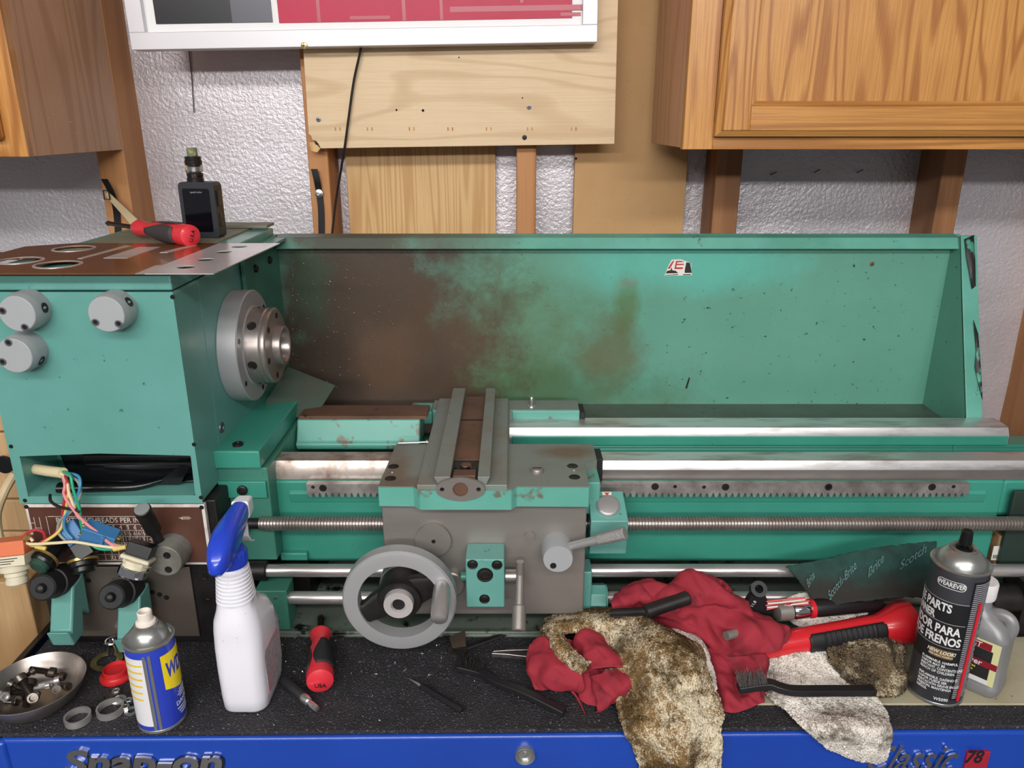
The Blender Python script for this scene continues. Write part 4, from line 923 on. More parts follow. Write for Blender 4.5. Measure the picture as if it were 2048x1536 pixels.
# ------------------------------------------------------------------ vape
mat('vape_body', '#2b2d33', .42); mat('vape_screen', '#0c0c12', .08, spec=.7); mat('gunmetal', '#4a4645', .25, .9); mat('clear_glass', '#ffffff', .03, trans=1.)
mat('resin', '#6a7a6a', .2, col2='#c0a84a', s=120, f=.6, soft=.05); mat('grey_print', '#9a9aa2', .5)
vz = HZ1+.0032
vp0 = P(406, 476, Z=vz)
VS = .92
vap = thing('vape_device', 'black boxy vape with a glass tank standing on the headstock', 'vape', (vp0.x, vp0.y+.012, vz), (0, 0, -.12))
B().plate([rrect(-.030, .030, 0, .088, .007)], .026, RX).obj('case', 'vape_body', vap, world=False, bevel=.003)
vs = B().plate([rrect(-.0235, .0215, .010, .078, .003)], .001, T(0, -.0134, 0) @ RX).obj('screen', 'vape_screen', vap, world=False, bevel=.0003)
text('speed color', .0042, T(0, -.0141, .0725) @ RX, 'grey_print', vs, world=False, th=.0003)
B().box(.0295, .0325, -.006, .006, .05, .075).obj('fire_button', 'gunmetal', vap, world=False, bevel=.001)
for z in (.018, .03): B().box(.0298, .0315, -.004, .004, z, z+.008).obj('side_button', 'gunmetal', vap, world=False, bevel=.0008)
tank = lambda pr, n, m: B().rev(pr, (-.0055, 0, .088), (0, 0, 1), 28).obj(n, m, vap, world=False)
tank([(.0130, 0), (.0130, .005), (.0122, .006), (.0122, .008), (.0128, .009), (.0128, .0135)], 'tank_base', 'gunmetal')
tank([(.0133, .0135), (.0136, .017), (.0136, .022), (.0133, .0255)], 'tank_glass', 'clear_glass')
tank([(.006, .0135), (.007, .016), (.007, .023), (.005, .0255)], 'coil', 'zinc')
tank([(.0128, .0255), (.0132, .028), (.0132, .0325), (.0122, .0335), (.0125, .0385), (.0088, .0395)], 'tank_cap', 'gunmetal')
tank([(.0078, .0395), (.0082, .041), (.0078, .0515), (.0066, .052), (.006, .048), (0, .047)], 'mouthpiece', 'resin')
vap.scale = (VS, VS, VS)
# ------------------------------------------------------------------ cans
mat('wd_blue', '#2a3fb6', .28, coat=.3); mat('wd_yellow', '#f0d420', .35); mat('label_white', '#dfdde2', .4); mat('label_orange', '#e7c23c', .4)
mat('can_tin', '#a9a9a6', .3, .8); mat('nozzle_cream', '#e8ddd2', .5); mat('label_dark', '#34353a', .38, coat=.15); mat('label_black', '#1a1a1d', .4); mat('straw_red', '#cc2430', .35); mat('label_gold', '#8a6a35', .4, .3)
mat('print_white', '#dcdcdc', .5)
def lab(b, R, a, name, m, par): wrap(b, R, a); return b.obj(name, m, par, world=False)
def can_text(t, size, x, z, R, a, m, par, align='LEFT', bold=.01, sx=1., th=.0002, name='lettering', shear=0.):
    b = B().mesh(text_mesh(t, size, th, align=align, bold=bold, shear=shear), T(x, z, .00045) @ Matrix.Diagonal((sx, 1, 1, 1))); return lab(b, R, a, name, m, par)
def can(name, label, base, R, H, body):
    root = thing(name, label, 'spray can', base)
    B().rev([(R-.002, 0), (R, .0015), (R, .004), (R-.0006, .005)], (0, 0, 0), (0, 0, 1), 48).obj('bottom_rim', 'can_tin', root, world=False)
    B().rev([(R-.0007, .005), (R-.0005, .008), (R-.0005, H-.006), (R-.002, H-.001)], (0, 0, 0), (0, 0, 1), 64, cap=False).obj('can_body', body, root, world=False)
    B().rev([(R-.002, H-.002), (R+.0005, H), (R+.0008, H+.002), (R-.001, H+.003), (R-.003, H+.0015), (R-.005, H+.001), (R-.0055, H+.003), (R*.76, H+.010), (R*.56, H+.0165), (R*.47, H+.018), (R*.47, H+.021), (R*.42, H+.0215), (R*.36, H+.019), (.006, H+.019)], (0, 0, 0), (0, 0, 1), 56).obj('can_dome', 'can_tin', root, world=False)
    return root
wb_ = P(326, 1436, Z=.0); RW = .0278; HW = .116
wd = can('lubricant_can', 'short blue and yellow lubricant spray can on the mat front, cap missing', (wb_.x, wb_.y, .0), RW, HW, 'wd_blue')
acam = math.atan2(-wb_.y, -wb_.x)
def arc(a0, a1, z0, z1, R, n=12): return [((a0+(a1-a0)*i/n)*R, z0) for i in range(n+1)], None
b = B().plate([rrect(-.021, .020, .012, HW-.010, .001)], .0002, T(0, 0, .0002)); lab(b, RW-.0004, acam-math.radians(58), 'white_label', 'label_white', wd)
for k in range(6):
    b = B().plate([[(-.017, HW-.020-.0095*k), (.015-.001*k, HW-.020-.0095*k), (.015-.001*k, HW-.0175-.0095*k), (-.017, HW-.0175-.0095*k)]], .0002, T(0, 0, .0004)); lab(b, RW-.0004, acam-math.radians(58), 'label_bar', 'label_orange', wd)
for x in (-.0028, .0028):
    b = B().plate([[(x-.0016, .006), (x+.0016, .006), (x+.0016, HW-.006), (x-.0016, HW-.006)]], .0004, T(0, 0, .0003)); lab(b, RW-.0004, acam-math.radians(14), 'can_seam', 'can_tin', wd)
sh = [(-.0225, .107-.003), (.022, .107-.003), (.022, .058), (.0, .050), (-.022, .058)]
b = B().plate([sh], .0002, T(0, 0, .0003)); ys_ = lab(b, RW-.0004, acam+math.radians(63), 'yellow_shield', 'wd_yellow', wd)
can_text('WD-40', .027, -.0185, .081, RW-.0004, acam+math.radians(63), 'wd_blue', ys_, 'LEFT', .035, .52, shear=.12)
can_text('DANGER', .0085, -.011, .030, RW-.0004, acam+math.radians(60), 'print_white', wd, 'LEFT', .0, .9)
for k, (x, w_) in enumerate(((-.003, .016), (-.005, .018), (-.007, .02), (-.004, .016))):
    b = B().plate([[(x, .046-.003*k), (x+w_, .046-.003*k), (x+w_, .0472-.003*k), (x, .0472-.003*k)]], .0002, T(0, 0, .0003)); lab(b, RW-.0004, acam+math.radians(60), 'fine_print', 'print_white', wd)
for k in range(3):
    b = B().plate([[(-.010+.002*k, .022-.004*k), (.012, .022-.004*k), (.012, .0235-.004*k), (-.010+.002*k, .0235-.004*k)]], .0002, T(0, 0, .0003)); lab(b, RW-.0004, acam+math.radians(60), 'fine_print', 'print_white', wd)
B().rev([(.0115, HW+.019), (.011, HW+.024), (.008, HW+.0255), (.008, HW+.036), (.0072, HW+.037), (.006, HW+.0365), (.005, HW+.030), (0, HW+.030)], (0, 0, 0), (0, 0, 1), 28).obj('valve_cup', 'nozzle_cream', wd, world=False)
# brake cleaner
bb_ = P(1868, 1380, Z=.0035); RB = .0325; HB = .186
bc = can('cleaner_can', 'tall dark grey brake parts cleaner spray can with a red straw', (bb_.x, bb_.y, .0035), RB, HB, 'label_dark')
ac = math.atan2(-bb_.y, -bb_.x); Rb = RB-.0004
def bt_(t, size, zt, x=-.024, bold=.02, sx=.9, m='print_white', al='LEFT', sh=0.): return can_text(t, size, x, zt, Rb, ac, m, bc, al, bold, sx, shear=sh)
b = B().plate([[(-.06, .06), (.0185, .06), (.0185, .146), (-.06, .146)]], .0002, T(0, 0, .0002)); lab(b, Rb, ac, 'black_band', 'label_black', bc)
b = B().plate([[(.0185, .012), (.052, .012), (.052, .178), (.0185, .178)]], .0002, T(0, 0, .0002)); lab(b, Rb, ac, 'black_column', 'label_black', bc)
for z in (.147, .118, .0855):
    b = B().plate([[(-.06, z), (.0185, z), (.0185, z+.0007), (-.06, z+.0007)]], .0002, T(0, 0, .0004)); lab(b, Rb, ac, 'rule', 'grey_print', bc)
b = B().plate([rrect(-.021, .011, .1645, .1755, .0052), rrect(-.0203, .0103, .1652, .1748, .0046)], .0002, T(0, 0, .0004)); lab(b, Rb, ac, 'brand_oval', 'print_white', bc)
bt_('WEAREVER', .0085, .170, -.005, .025, .72, al='CENTER')
bt_('BRAKE PARTS', .0155, .138, .001, .03, .72, al='RIGHT'); bt_('CLEANER', .0135, .1245, -.016, .03, .72, al='RIGHT')
bt_('LIMPIADOR PARA', .0155, .1085, .0145, .03, .72, al='RIGHT'); bt_('PARTES DE FRENOS', .0155, .094, .0175, .03, .72, al='RIGHT')
b = B().plate([rrect(-.014, .0125, .070, .0815, .002)], .0002, T(0, 0, .0004)); gl = lab(b, Rb, ac, 'gold_flash', 'label_gold', bc)
bt_('NEW LOOK!', .0065, .0775, -.001, .025, .85, al='CENTER', sh=.2); bt_('SAME GREAT FORMULA', .0028, .0725, -.001, .01, .9, al='CENTER')
for k, t in enumerate(('FLAMMABLE. HARMFUL', 'VAPOR MAY BE', 'IRRITANT. CONTENTS UNDER', 'REACH OF CHILDREN.')): bt_(t, .0048, .064-.0048*k, -.021, .02, .82)
for k, t in enumerate(('INFLAMABLE. DAÑINO O', 'VAPOR PUEDE SER', 'IRRITACIÓN GRAVE EN LOS', 'PRESIÓN. MANTENGA', 'NIÑOS.')): bt_(t, .0048, .0405-.0048*k, -.021, .02, .82)
bt_('W5090', .0058, .0115, .001, .02, .9)
for k in range(58):
    z = .174-.0028*k; ln = random.uniform(.018, .026)
    b = B().plate([[(.021, z), (.021+ln, z), (.021+ln, z+.0013), (.021, z+.0013)]], .0002, T(0, 0, .0004)); lab(b, Rb, ac, 'fine_print', 'grey_print', bc)
B().cyl((math.cos(ac+.86)*(RB+.0018), math.sin(ac+.86)*(RB+.0018), .012), (math.cos(ac+.95)*(RB+.0018), math.sin(ac+.95)*(RB+.0018), .150), .0018, seg=12).obj('straw', 'straw_red', bc, world=False)
B().rev([(.0095, HB+.018), (.009, HB+.022), (.0035, HB+.023), (.0035, HB+.026), (.0072, HB+.0262), (.0062, HB+.042), (.005, HB+.0432), (0, HB+.0432)], (0, 0, 0), (0, 0, 1), 24).obj('spray_nozzle', 'black_gloss', bc, world=False)
# ------------------------------------------------------------------ white spray bottle
mat('bottle_white', '#e9e7f0', .3, coat=.2, col3='#b9b3b0', s3=220, f3=.73, soft3=.02); mat('spray_blue', '#2343c4', .25, coat=.4); mat('spray_white', '#eceaf0', .3); mat('label_faded', '#b9b6bb', .5, col2='#9b98a0', s=260, f=.5, soft=.06, col3='#c98d94', s3=26, f3=.55, soft3=.1)
sb0 = P(500, 1400, Z=0)
sb = thing('spray_bottle', 'white plastic trigger spray bottle with a blue head on the mat', 'spray bottle', (sb0.x, sb0.y+.016, 0), (0, 0, .0))
def rr3(w_, d_, z, r, cy=0): return [Vector((x, y+cy, z)) for x, y in rrect(-w_/2, w_/2, -d_/2, d_/2, r, 6)]
secs = [(.050, .075, 0, .014, 0), (.055, .082, .004, .016, 0), (.056, .086, .02, .017, 0), (.057, .088, .06, .017, 0), (.058, .086, .09, .018, 0), (.058, .080, .112, .02, -.002), (.054, .076, .126, .022, -.006), (.047, .056, .138, .021, -.012), (.043, .047, .150, .021, -.015)]
z = .150
for k in range(9): secs += [(.0435-.0006*k, .0465-.001*k, z+.0008, .0195, -.016), (.0435-.0006*k, .0465-.001*k, z+.0035, .0195, -.016), (.0415-.0006*k, .0445-.001*k, z+.0042, .0195, -.016)]; z += .0048
secs += [(.036, .036, z, .0175, -.017), (.031, .031, z+.004, .0153, -.017), (.030, .030, z+.010, .0148, -.017)]
ZN = z+.004
B().loft([rr3(*s_) for s_ in secs]).obj('bottle', 'bottle_white', sb, world=False, ang=50)
lbm = B(); outl = [(-.024, .018), (.026, .010), (.034, .03), (.035, .085), (.026, .104), (-.012, .100), (-.026, .07)]
lbm.plate([outl], .0006, T(.0285, 0, 0) @ Matrix(((0, 0, 1, 0), (1, 0, 0, 0), (0, 1, 0, 0), (0, 0, 0, 1)))).obj('faded_label', 'label_faded', sb, world=False)
B().rev([(.0185, ZN), (.0190, ZN+.002), (.0185, ZN+.016), (.0165, ZN+.020)], (0, -.017, 0), (0, 0, 1), 40).obj('collar', 'spray_blue', sb, world=False)
for k in range(24):
    a = k*math.pi/12; B().box(.0185, .0193, -.0009, .0009, ZN+.002, ZN+.016, T(0, -.017, 0) @ Matrix.Rotation(a, 4, 'Z')).obj('collar_rib', 'spray_blue', sb, world=False)
hl = []
for y, z, w_, h in ((-.063, .036, .004, .006), (-.058, .038, .017, .022), (-.045, .044, .026, .034), (-.025, .049, .029, .040), (-.005, .053, .027, .036), (.015, .057, .024, .030), (.034, .061, .020, .024)):
    hl.append([Vector((x, y-.005, ZN-.016+z+zz)) for x, zz in rrect(-w_/2, w_/2, -h/2, h/2, min(w_, h)*.4, 4)])
B().loft(hl).obj('trigger_head', 'spray_blue', sb, world=False, ang=60)
B().loft([[Vector((x, y, ZN+.045+zz)) for x, zz in rrect(-w_/2, w_/2, -w_*.55, w_*.55, .003, 3)] for y, w_ in ((.0295, .021), (.040, .020), (.050, .018))]).obj('nozzle', 'spray_white', sb, world=False, bevel=.001)
B().loft([[Vector((x, y+t_, z)) for x, t_ in ((-.007, 0), (.007, 0), (.007, .004), (-.007, .004))] for y, z in ((.024, ZN+.034), (.027, ZN+.022), (.026, ZN+.012), (.033, ZN+.001), (.044, ZN-.006))]).obj('trigger', 'spray_white', sb, world=False, bevel=.001)
# ------------------------------------------------------------------ grey gel remover bottle
mat('bottle_grey', '#8b8a8c', .4, .25); mat('cap_white', '#e3e1e2', .45); mat('label_cream', '#d9d6a0', .5); mat('label_maroon', '#8c1d2c', .4); mat('print_yellow', '#d6d43a', .4); mat('label_char', '#2a2829', .4)
gb0 = P(1990, 1408, Z=.0035) + Vector((-.0155, .0547, 0))
gl_ = thing('gel_remover_bottle', 'small grey gel remover bottle with a handle and white cap behind the tall can', 'bottle', (gb0.x, gb0.y, .0035), (0, 0, -.8))
W2 = .082
def gsec(w_, d_, z, r, cx=0): return [Vector((x+cx, y, z)) for x, y in rrect(-w_/2, w_/2, -d_/2, d_/2, r, 5)]
B().loft([gsec(.076, .038, 0, .008), gsec(.082, .044, .004, .010), gsec(.082, .044, .012, .010), gsec(.080, .042, .014, .010), gsec(.080, .042, .066, .010), gsec(.081, .043, .069, .010), gsec(.070, .036, .079, .010, -.001), gsec(.044, .030, .086, .012, .003), gsec(.026, .024, .092, .011, .003), gsec(.024, .022, .100, .0105, .003)]).obj('flask', 'bottle_grey', gl_, world=False, ang=50)
B().tube([(.034, 0, .066), (.0365, 0, .078), (.034, 0, .086), (.027, 0, .089), (.016, 0, .085), (.008, 0, .078)], .0058, 12, 6, flat=1.2).obj('handle', 'bottle_grey', gl_, world=False)
B().rev([(.0145, .102), (.0150, .104), (.0150, .119), (.0138, .121), (0, .121)], (.003, 0, 0), (0, 0, 1), 32).obj('cap', 'cap_white', gl_, world=False)
def gp(x0, x1, z0, z1, y, m, name, par=gl_): return B().box(x0, x1, y, y+.0006, z0, z1).obj(name, m, par, world=False)
lf = gp(-.036, .036, .016, .066, -.0215, 'label_cream', 'front_label')
gp(-.036, .030, .022, .056, -.0219, 'label_char', 'label_field', lf); gp(-.036, .036, .036, .043, -.0222, 'label_maroon', 'label_band', lf); gp(-.036, .028, .0565, .064, -.0221, 'label_maroon', 'label_band', lf); gp(-.036, .030, .0165, .0215, -.0221, 'label_white', 'label_foot', lf)
def gt(t, size, x, z, m, sx=1., sh=0., bold=.01, al='CENTER'): text(t, size, T(x, -.0226, z) @ RX, m, lf, world=False, th=.0003, sx=sx, shear=sh, bold=bold, align=al)
gt('EVAPO-RUST', .0085, -.004, .060, 'label_white', .92, .1); gt('GEL', .014, -.004, .0495, 'print_yellow', 1., .25, .015); gt('Remover', .0088, .006, .0395, 'label_white', 1., 0, .012)
for k, t in enumerate(('Vertical Surfaces', 'Clings to Rust', 'Iron & Steel')): gt(t, .0040, .004, .0335-.0042*k, 'print_yellow')
gl_.scale = (1.2, 1.2, 1.2)
# ------------------------------------------------------------------ dish of screws, rings and washers
mat('dish_steel', '#b9b1ab', .26, .9, col2='#9c938d', s=20, rough2=.4)
mat('bolt_steel', '#7d766f', .32, .85, col2='#544c46', s=60); mat('bolt_black', '#35302d', .4, .6, col2='#4d3f36', s=60); mat('bolt_bright', '#cfcbc9', .3, .75)
mat('brass_old', '#8c8352', .4, .7, col2='#6e6844', s=60); mat('cap_red', '#c8262c', .4)
DC = Vector((-.592, .793, 0)); DR = .057
dish = B().rev([(.030, 0), (.034, .0008), (.046, .012), (.0555, .029), (DR, .0315), (.0578, .031), (.0568, .028), (.0475, .011), (.035, -.0002+.0), (.030, -.0002)], DC + Vector((0, 0, .0004)), (0, 0, 1), 56, cap=False)
dish.rev([(.034, .002), (.03, .0014), (0, .0012)], DC, (0, 0, 1), 40, cap=False)
dish.obj('screw_dish', 'dish_steel', None, loc=DC, label='round stainless dish full of loose screws at the chest corner', cat='dish', fixn=True)
def socket_screw(p, d, L, r, m, label, head=True):
    d = Vector(d).normalized(); p = Vector(p)
    root = thing('socket_screw', label, 'screw', p, group='screws in the steel dish')
    if head: B().rev([(r*1.55, 0), (r*1.6, r*.2), (r*1.6, r*1.7), (r*1.45, r*1.9), (r*.95, r*1.9), (r*.85, r*1.0), (0, r*1.0)], p, d, 18).obj('head', m, root)
    pr = [(r*.8, 0)]; h = 0
    while h < L: pr += [(r, h+.0004), (r*.84, h+.0009)]; h += .0011
    B().rev(pr + [(r*.6, h+.0004), (0, h+.0004)], p, -d, 12).obj('shank', m, root)
SC = [((68, 1394, .020), (.35, -.8, .45), .024, .0042, 'bolt_steel', 'grey socket screw facing the viewer at the front of the dish, largest head'),
      ((113, 1378, .020), (.5, -.7, .45), .020, .0036, 'bolt_steel', 'dirty socket screw tipped toward the viewer, second along the dish front'),
      ((137, 1372, .021), (.8, -.5, .3), .018, .0032, 'bolt_black', 'dark socket screw resting against the dish wall nearest the red cap'),
      ((98, 1344, .024), (.8, .1, -.25), .026, .0040, 'bolt_black', 'dark brown thick screw leaning across the far side of the dish'),
      ((120, 1352, .020), (.9, -.1, -.1), .022, .0034, 'bolt_black', 'thin dark screw lying behind the bright shiny ones'),
      ((110, 1362, .018), (.9, .3, .1), .022, .0032, 'bolt_bright', 'bright shiny screw lying in the middle of the dish'),
      ((92, 1372, .015), (.9, .2, .1), .020, .0030, 'bolt_bright', 'bright screw lying low beside the largest screw head'),
      ((45, 1362, .027), (-.6, .4, .6), .028, .0044, 'bolt_steel', 'grey thick screw standing tilted at the heap top'),
      ((60, 1372, .018), (-.2, .8, .4), .03, .0042, 'bolt_black', 'long dark screw lying down the heap behind the largest screw head'),
      ((28, 1370, .020), (-.8, .2, .3), .022, .0036, 'bolt_steel', 'grey screw lying crosswise on the heap'),
      ((22, 1385, .018), (-.9, -.3, .2), .020, .0036, 'bolt_black', 'dark screw low at the heap side by the picture edge'),
      ((8, 1392, .022), (.7, -.6, .3), .022, .0034, 'bolt_bright', 'shiny round-headed screw poking over the dish rim by the picture edge'),
      ((40, 1396, .014), (.2, -.9, .3), .018, .0030, 'bolt_steel', 'small grey screw at the bottom of the heap front'),
      ((62, 1345, .028), (.6, .6, .3), .02, .0030, 'bolt_black', 'thin dark screw sticking up at the far heap edge'),
      ((28, 1405, .012), (.9, -.2, .1), .016, .0026, 'bolt_steel', 'tiny grey screw lying against the near dish wall')]
for (px, py, z), d, L, r, m, lb in SC:
    q = P(px, py, Z=z)
    v = q - DC; v.z = 0
    if v.length > .036: q = q - v.normalized()*(v.length-.036)
    socket_screw(q, d, L*.85, r, m, lb)
def ring(px, py, R, r, h, m, name, label, cat, rot=None):
    q = P(px, py, Z=.0006)
    o = B().rev([(r, 0), (R, 0), (R, h*.25), (R*.985, h*.5), (R, h*.75), (R, h), (r, h), (r*.97, h*.5), (r, 0)], q, rot or (0, 0, 1), 40, cap=False).obj(name, m, None, loc=q, label=label, cat=cat); return o
ring(157, 1441, .0150, .0128, .0085, 'bolt_bright', 'bearing_ring', 'shiny bearing ring on the mat nearest the chest front edge', 'ring')
ring(222, 1424, .0158, .0135, .0085, 'bolt_bright', 'bearing_ring', 'shiny bearing ring leaning on washers beside the blue can', 'ring')
ring(213, 1395, .0092, .0034, .0016, 'bolt_steel', 'washer', 'dull grey washer with a small hole on the mat', 'washer')
ring(238, 1401, .0088, .0045, .0016, 'zinc', 'washer', 'zinc washer lying just behind the leaning bearing ring', 'washer')
ring(263, 1423, .0080, .0040, .0014, 'zinc', 'washer', 'zinc washer half hidden by the blue can', 'washer')
ring(214, 1323, .0200, .0125, .0022, 'brass_old', 'brass_ring', 'tarnished flat brass ring behind the red cap', 'ring')
for px, py, lb in ((233, 1386, 'small shiny nut behind the grey washers'), (252, 1418, 'small shiny nut beside the blue can base'), (258, 1405, 'small shiny nut touching the blue can side')):
    q = P(px, py, Z=.0006); B().rev([(.0024, 0), (.0052, 0), (.0056, .0015), (.005, .005), (.0024, .005), (.0024, 0)], q, (0, 0, 1), 6, cap=False).obj('hex_nut', 'zinc', None, loc=q, bevel=.0004, label=lb, cat='nut')
q = P(234, 1352, Z=.0006)
rc = thing('bottle_cap', 'round red plastic cap lying upside down behind the blue can', 'cap', q)
B().rev([(.0205, 0), (.0205, .003), (.018, .004), (.0165, .006)], q, (0, 0, 1), 36).obj('cap_rim', 'cap_red', rc)
B().rev([(.0165, .005), (.0155, .0125), (.0145, .013), (.0135, .0085), (0, .0075)], q, (0, 0, 1), 36, cap=False).obj('cap_cup', 'cap_red', rc)
q = P(229, 1303, Z=.0006)
B().rev([(.0095, 0), (.0100, .001), (.0100, .018), (.0092, .019), (.0075, .0185), (.007, .008), (0, .008)], q, (0, 0, 1), 28).obj('chrome_socket', 'chrome', None, loc=q, label='small chrome socket standing between the two green levers', cat='socket')
# ------------------------------------------------------------------ hand tools on the mat
mat('grip_black', '#18181b', .4); mat('plastic_black', '#1c1b1e', .42); mat('bristle', '#5a5654', .6); mat('bristle_dark', '#161515', .6)
mat('paper_brown', '#4c4034', .8)
a, c = P(568, 1360, Z=.007), P(634, 1418, Z=.006); d = (c-a).normalized(); L = (c-a).length
bh = thing('bit_holder', 'small bit holder with a dark sleeve and bright hex end beside the spray bottle', 'bit holder', (a+c)/2 - Vector((0, 0, .006)))
B().rev([(.005, 0), (.0066, .001), (.0068, L*.58), (.006, L*.6)], a, d, 20).obj('sleeve', 'black_rubber', bh)
B().rev([(.0056, L*.6), (.006, L*.68), (.0052, L*.76), (.0036, L*.78), (.0036, L*.84)], a, d, 20).obj('collar', 'zinc', bh)
B().rev([(.0042, L*.84), (.0042, L), (.003, L+.0006)], a, d, 6).obj('hex_shank', 'zinc', bh)
a, c = P(818, 1357, Z=.004), P(924, 1421, Z=.004); d = (c-a).normalized(); L = (c-a).length
sc_ = thing('pocket_scriber', 'thin black scriber with a steel point lying alone on the open mat', 'scriber', (a+c)/2 - Vector((0, 0, .0035)))
B().rev([(.0006, 0), (.0016, L*.12), (.0024, L*.24)], a, d, 12).obj('point', 'zinc', sc_)
B().rev([(.0024, L*.23), (.0036, L*.3), (.0038, L*.97), (.003, L)], a, d, 8).obj('barrel', 'plastic_black', sc_)
def brush(name, label, pts, wd, th, bm, n=9, bh_=.012, updir=(0, 0, 1)):
    pts = [Vector(p) for p in pts]; root = thing(name, label, 'brush', pts[-1] - Vector((0, 0, th)))
    sp_ = spline(pts, 5); loops = []
    for i, p in enumerate(sp_):
        t = (sp_[min(i+1, len(sp_)-1)] - sp_[max(i-1, 0)]).normalized(); s_ = t.cross(Vector((0, 0, 1))).normalized(); u = s_.cross(t)
        k = wd*.5
        loops.append([p + s_*k - u*th*.5, p + s_*k*.85 + u*th*.5, p - s_*k*.85 + u*th*.5, p - s_*k - u*th*.5])
    B().loft(loops).obj('handle', 'plastic_black', root, bevel=.001)
    A, C = pts[0], pts[1]; t = (C-A).normalized(); s_ = t.cross(Vector((0, 0, 1))).normalized()
    up = Vector(updir).normalized()
    bb = B()
    for i in range(26):
        for j in range(6):
            p = A + (C-A)*(.05+.9*i/25) + s_*(j/5-.5)*wd*.8 + up*th*.4; e = p + up*bh_ + Vector((random.gauss(0, .0022), random.gauss(0, .0022), random.gauss(0, .0012)))
            bb.tube([p, (p+e)/2 + Vector((random.gauss(0, .0004), 0, 0)), e], .00035, 4)
    bb.obj('bristles', bm, root, kind='stuff')
    return root
brush('wire_brush', 'black handled scrub brush lying on the mat before the pliers', [P(915, 1333, Z=.006), P(962, 1345, Z=.006), P(990, 1362, Z=.008), P(1050, 1385, Z=.010), P(1129, 1424, Z=.005)], .013, .007, 'bristle_dark', updir=(.1, .6, .8))
brush('wire_brush', 'wire brush with a black handle lying across the rags', [P(1476, 1376, Z=.036), P(1535, 1368, Z=.040), P(1560, 1375, Z=.038), P(1590, 1381, Z=.034), P(1660, 1381, Z=.028), P(1748, 1381, Z=.020)], .014, .008, 'bristle', updir=(-.15, .3, .9), bh_=.012)
# needle nose pliers
mat('plier_steel', '#aaa5a3', .28, .9, col2='#6d6763', s=40)
pl = thing('needle_nose_pliers', 'steel needle nose pliers poking out from under the red rag', 'pliers', P(1040, 1312, Z=.001))
def jaw(pts_lo, pts_hi, z, name):
    lo = [P(x_, y_, Z=z) for x_, y_ in pts_lo]; hi = [P(x_, y_, Z=z) for x_, y_ in pts_hi]
    B().loft([[l + Vector((0, 0, -.004)), h + Vector((0, 0, -.004)), h + Vector((0, 0, .003)), l + Vector((0, 0, .003))] for l, h in zip(lo, hi)]).obj(name, 'plier_steel', pl, bevel=.0008)
jaw([(983, 1310), (1015, 1312), (1050, 1316), (1085, 1318)], [(983, 1307), (1015, 1306), (1050, 1307), (1085, 1306)], .008, 'jaw')
jaw([(986, 1306), (1018, 1304), (1050, 1303), (1085, 1304)], [(986, 1305), (1018, 1300), (1050, 1296), (1085, 1292)], .009, 'jaw')
# dark open wrench in the shade under the lathe
wq = P(915, 1302, Z=.004); wr = thing('ring_wrench', 'oily dark ring wrench in the shade under the apron', 'wrench', wq - Vector((0, 0, .003)))
B().plate([circ(0, 0, .013, 28), circ(0, 0, .007, 20)], .006, T(wq)).obj('ring_end', 'bolt_steel', wr, bevel=.0008)
e = P(1010, 1268, Z=.004); B().tube([wq + (e-wq).normalized()*.012, wq.lerp(e, .4), e], .0045, 8, 4, flat=.6).obj('shaft', 'dark_iron', wr)
q = [P(x_, y_, Z=.0105) for x_, y_ in ((898, 1275), (930, 1262), (932, 1292), (905, 1296))]
B().prism([(v.x, v.y) for v in q], .0104, .0112, 'z').obj('card_scrap', 'paper_brown', None, loc=q[0], label='dark oily scrap of card lying under the apron', cat='scrap')
# ------------------------------------------------------------------ metal shavings, too many to count
mat('shaving', '#b9b5b4', .25, .9); mat('shaving_dark', '#4f463f', .4, .6)
def shavings(name, n, zone, m, label, zf=.0004, size=(.001, .0035)):
    b = B()
    for i in range(n):
        px, py = zone(); q = P(px, py, Z=zf); R = random.uniform(*size); a0 = random.uniform(0, 6.28); up = random.uniform(.2, 1.); wv = Vector((random.gauss(0, 1), random.gauss(0, 1), .6)).normalized()*R*.35
        ex = Vector((math.cos(a0), math.sin(a0), 0)); ez = Vector((0, 0, up)); k = 4; turn = random.uniform(1., 4.)
        pr = None
        for j in range(k+1):
            t = turn*j/k; p = q + ex*math.sin(t)*R + ez*(1-math.cos(t))*R*.6 + wv*j*.1
            vs = (b.bm.verts.new(p), b.bm.verts.new(p + wv))
            if pr: b.face([pr[0], pr[1], vs[1], vs[0]])
            pr = vs
    return b.obj(name, m, None, label=label, cat='shavings', kind='stuff')
G = random.gauss
def z1_():
    r = random.random()
    if r < .35: return (G(590, 45), G(1262, 14))
    if r < .6: return (G(600, 60), G(1330, 45))
    if r < .85: return (G(820, 130), G(1330, 40))
    return (random.uniform(180, 1200), random.uniform(1300, 1455))
def ok(z):
    def f():
        while True:
            p = z()
            if 120 < p[0] < 1230 and 1238 < p[1] < 1458: return p
    return f
shavings('metal_shavings', 520, ok(z1_), 'shaving', 'bright curled metal shavings scattered over the mat', .0008)
shavings('oily_shavings', 500, ok(lambda: (G(700, 160), G(1290, 40))), 'shaving_dark', 'dark oily metal shavings scattered below the handwheel', .0008, (.0008, .0028))
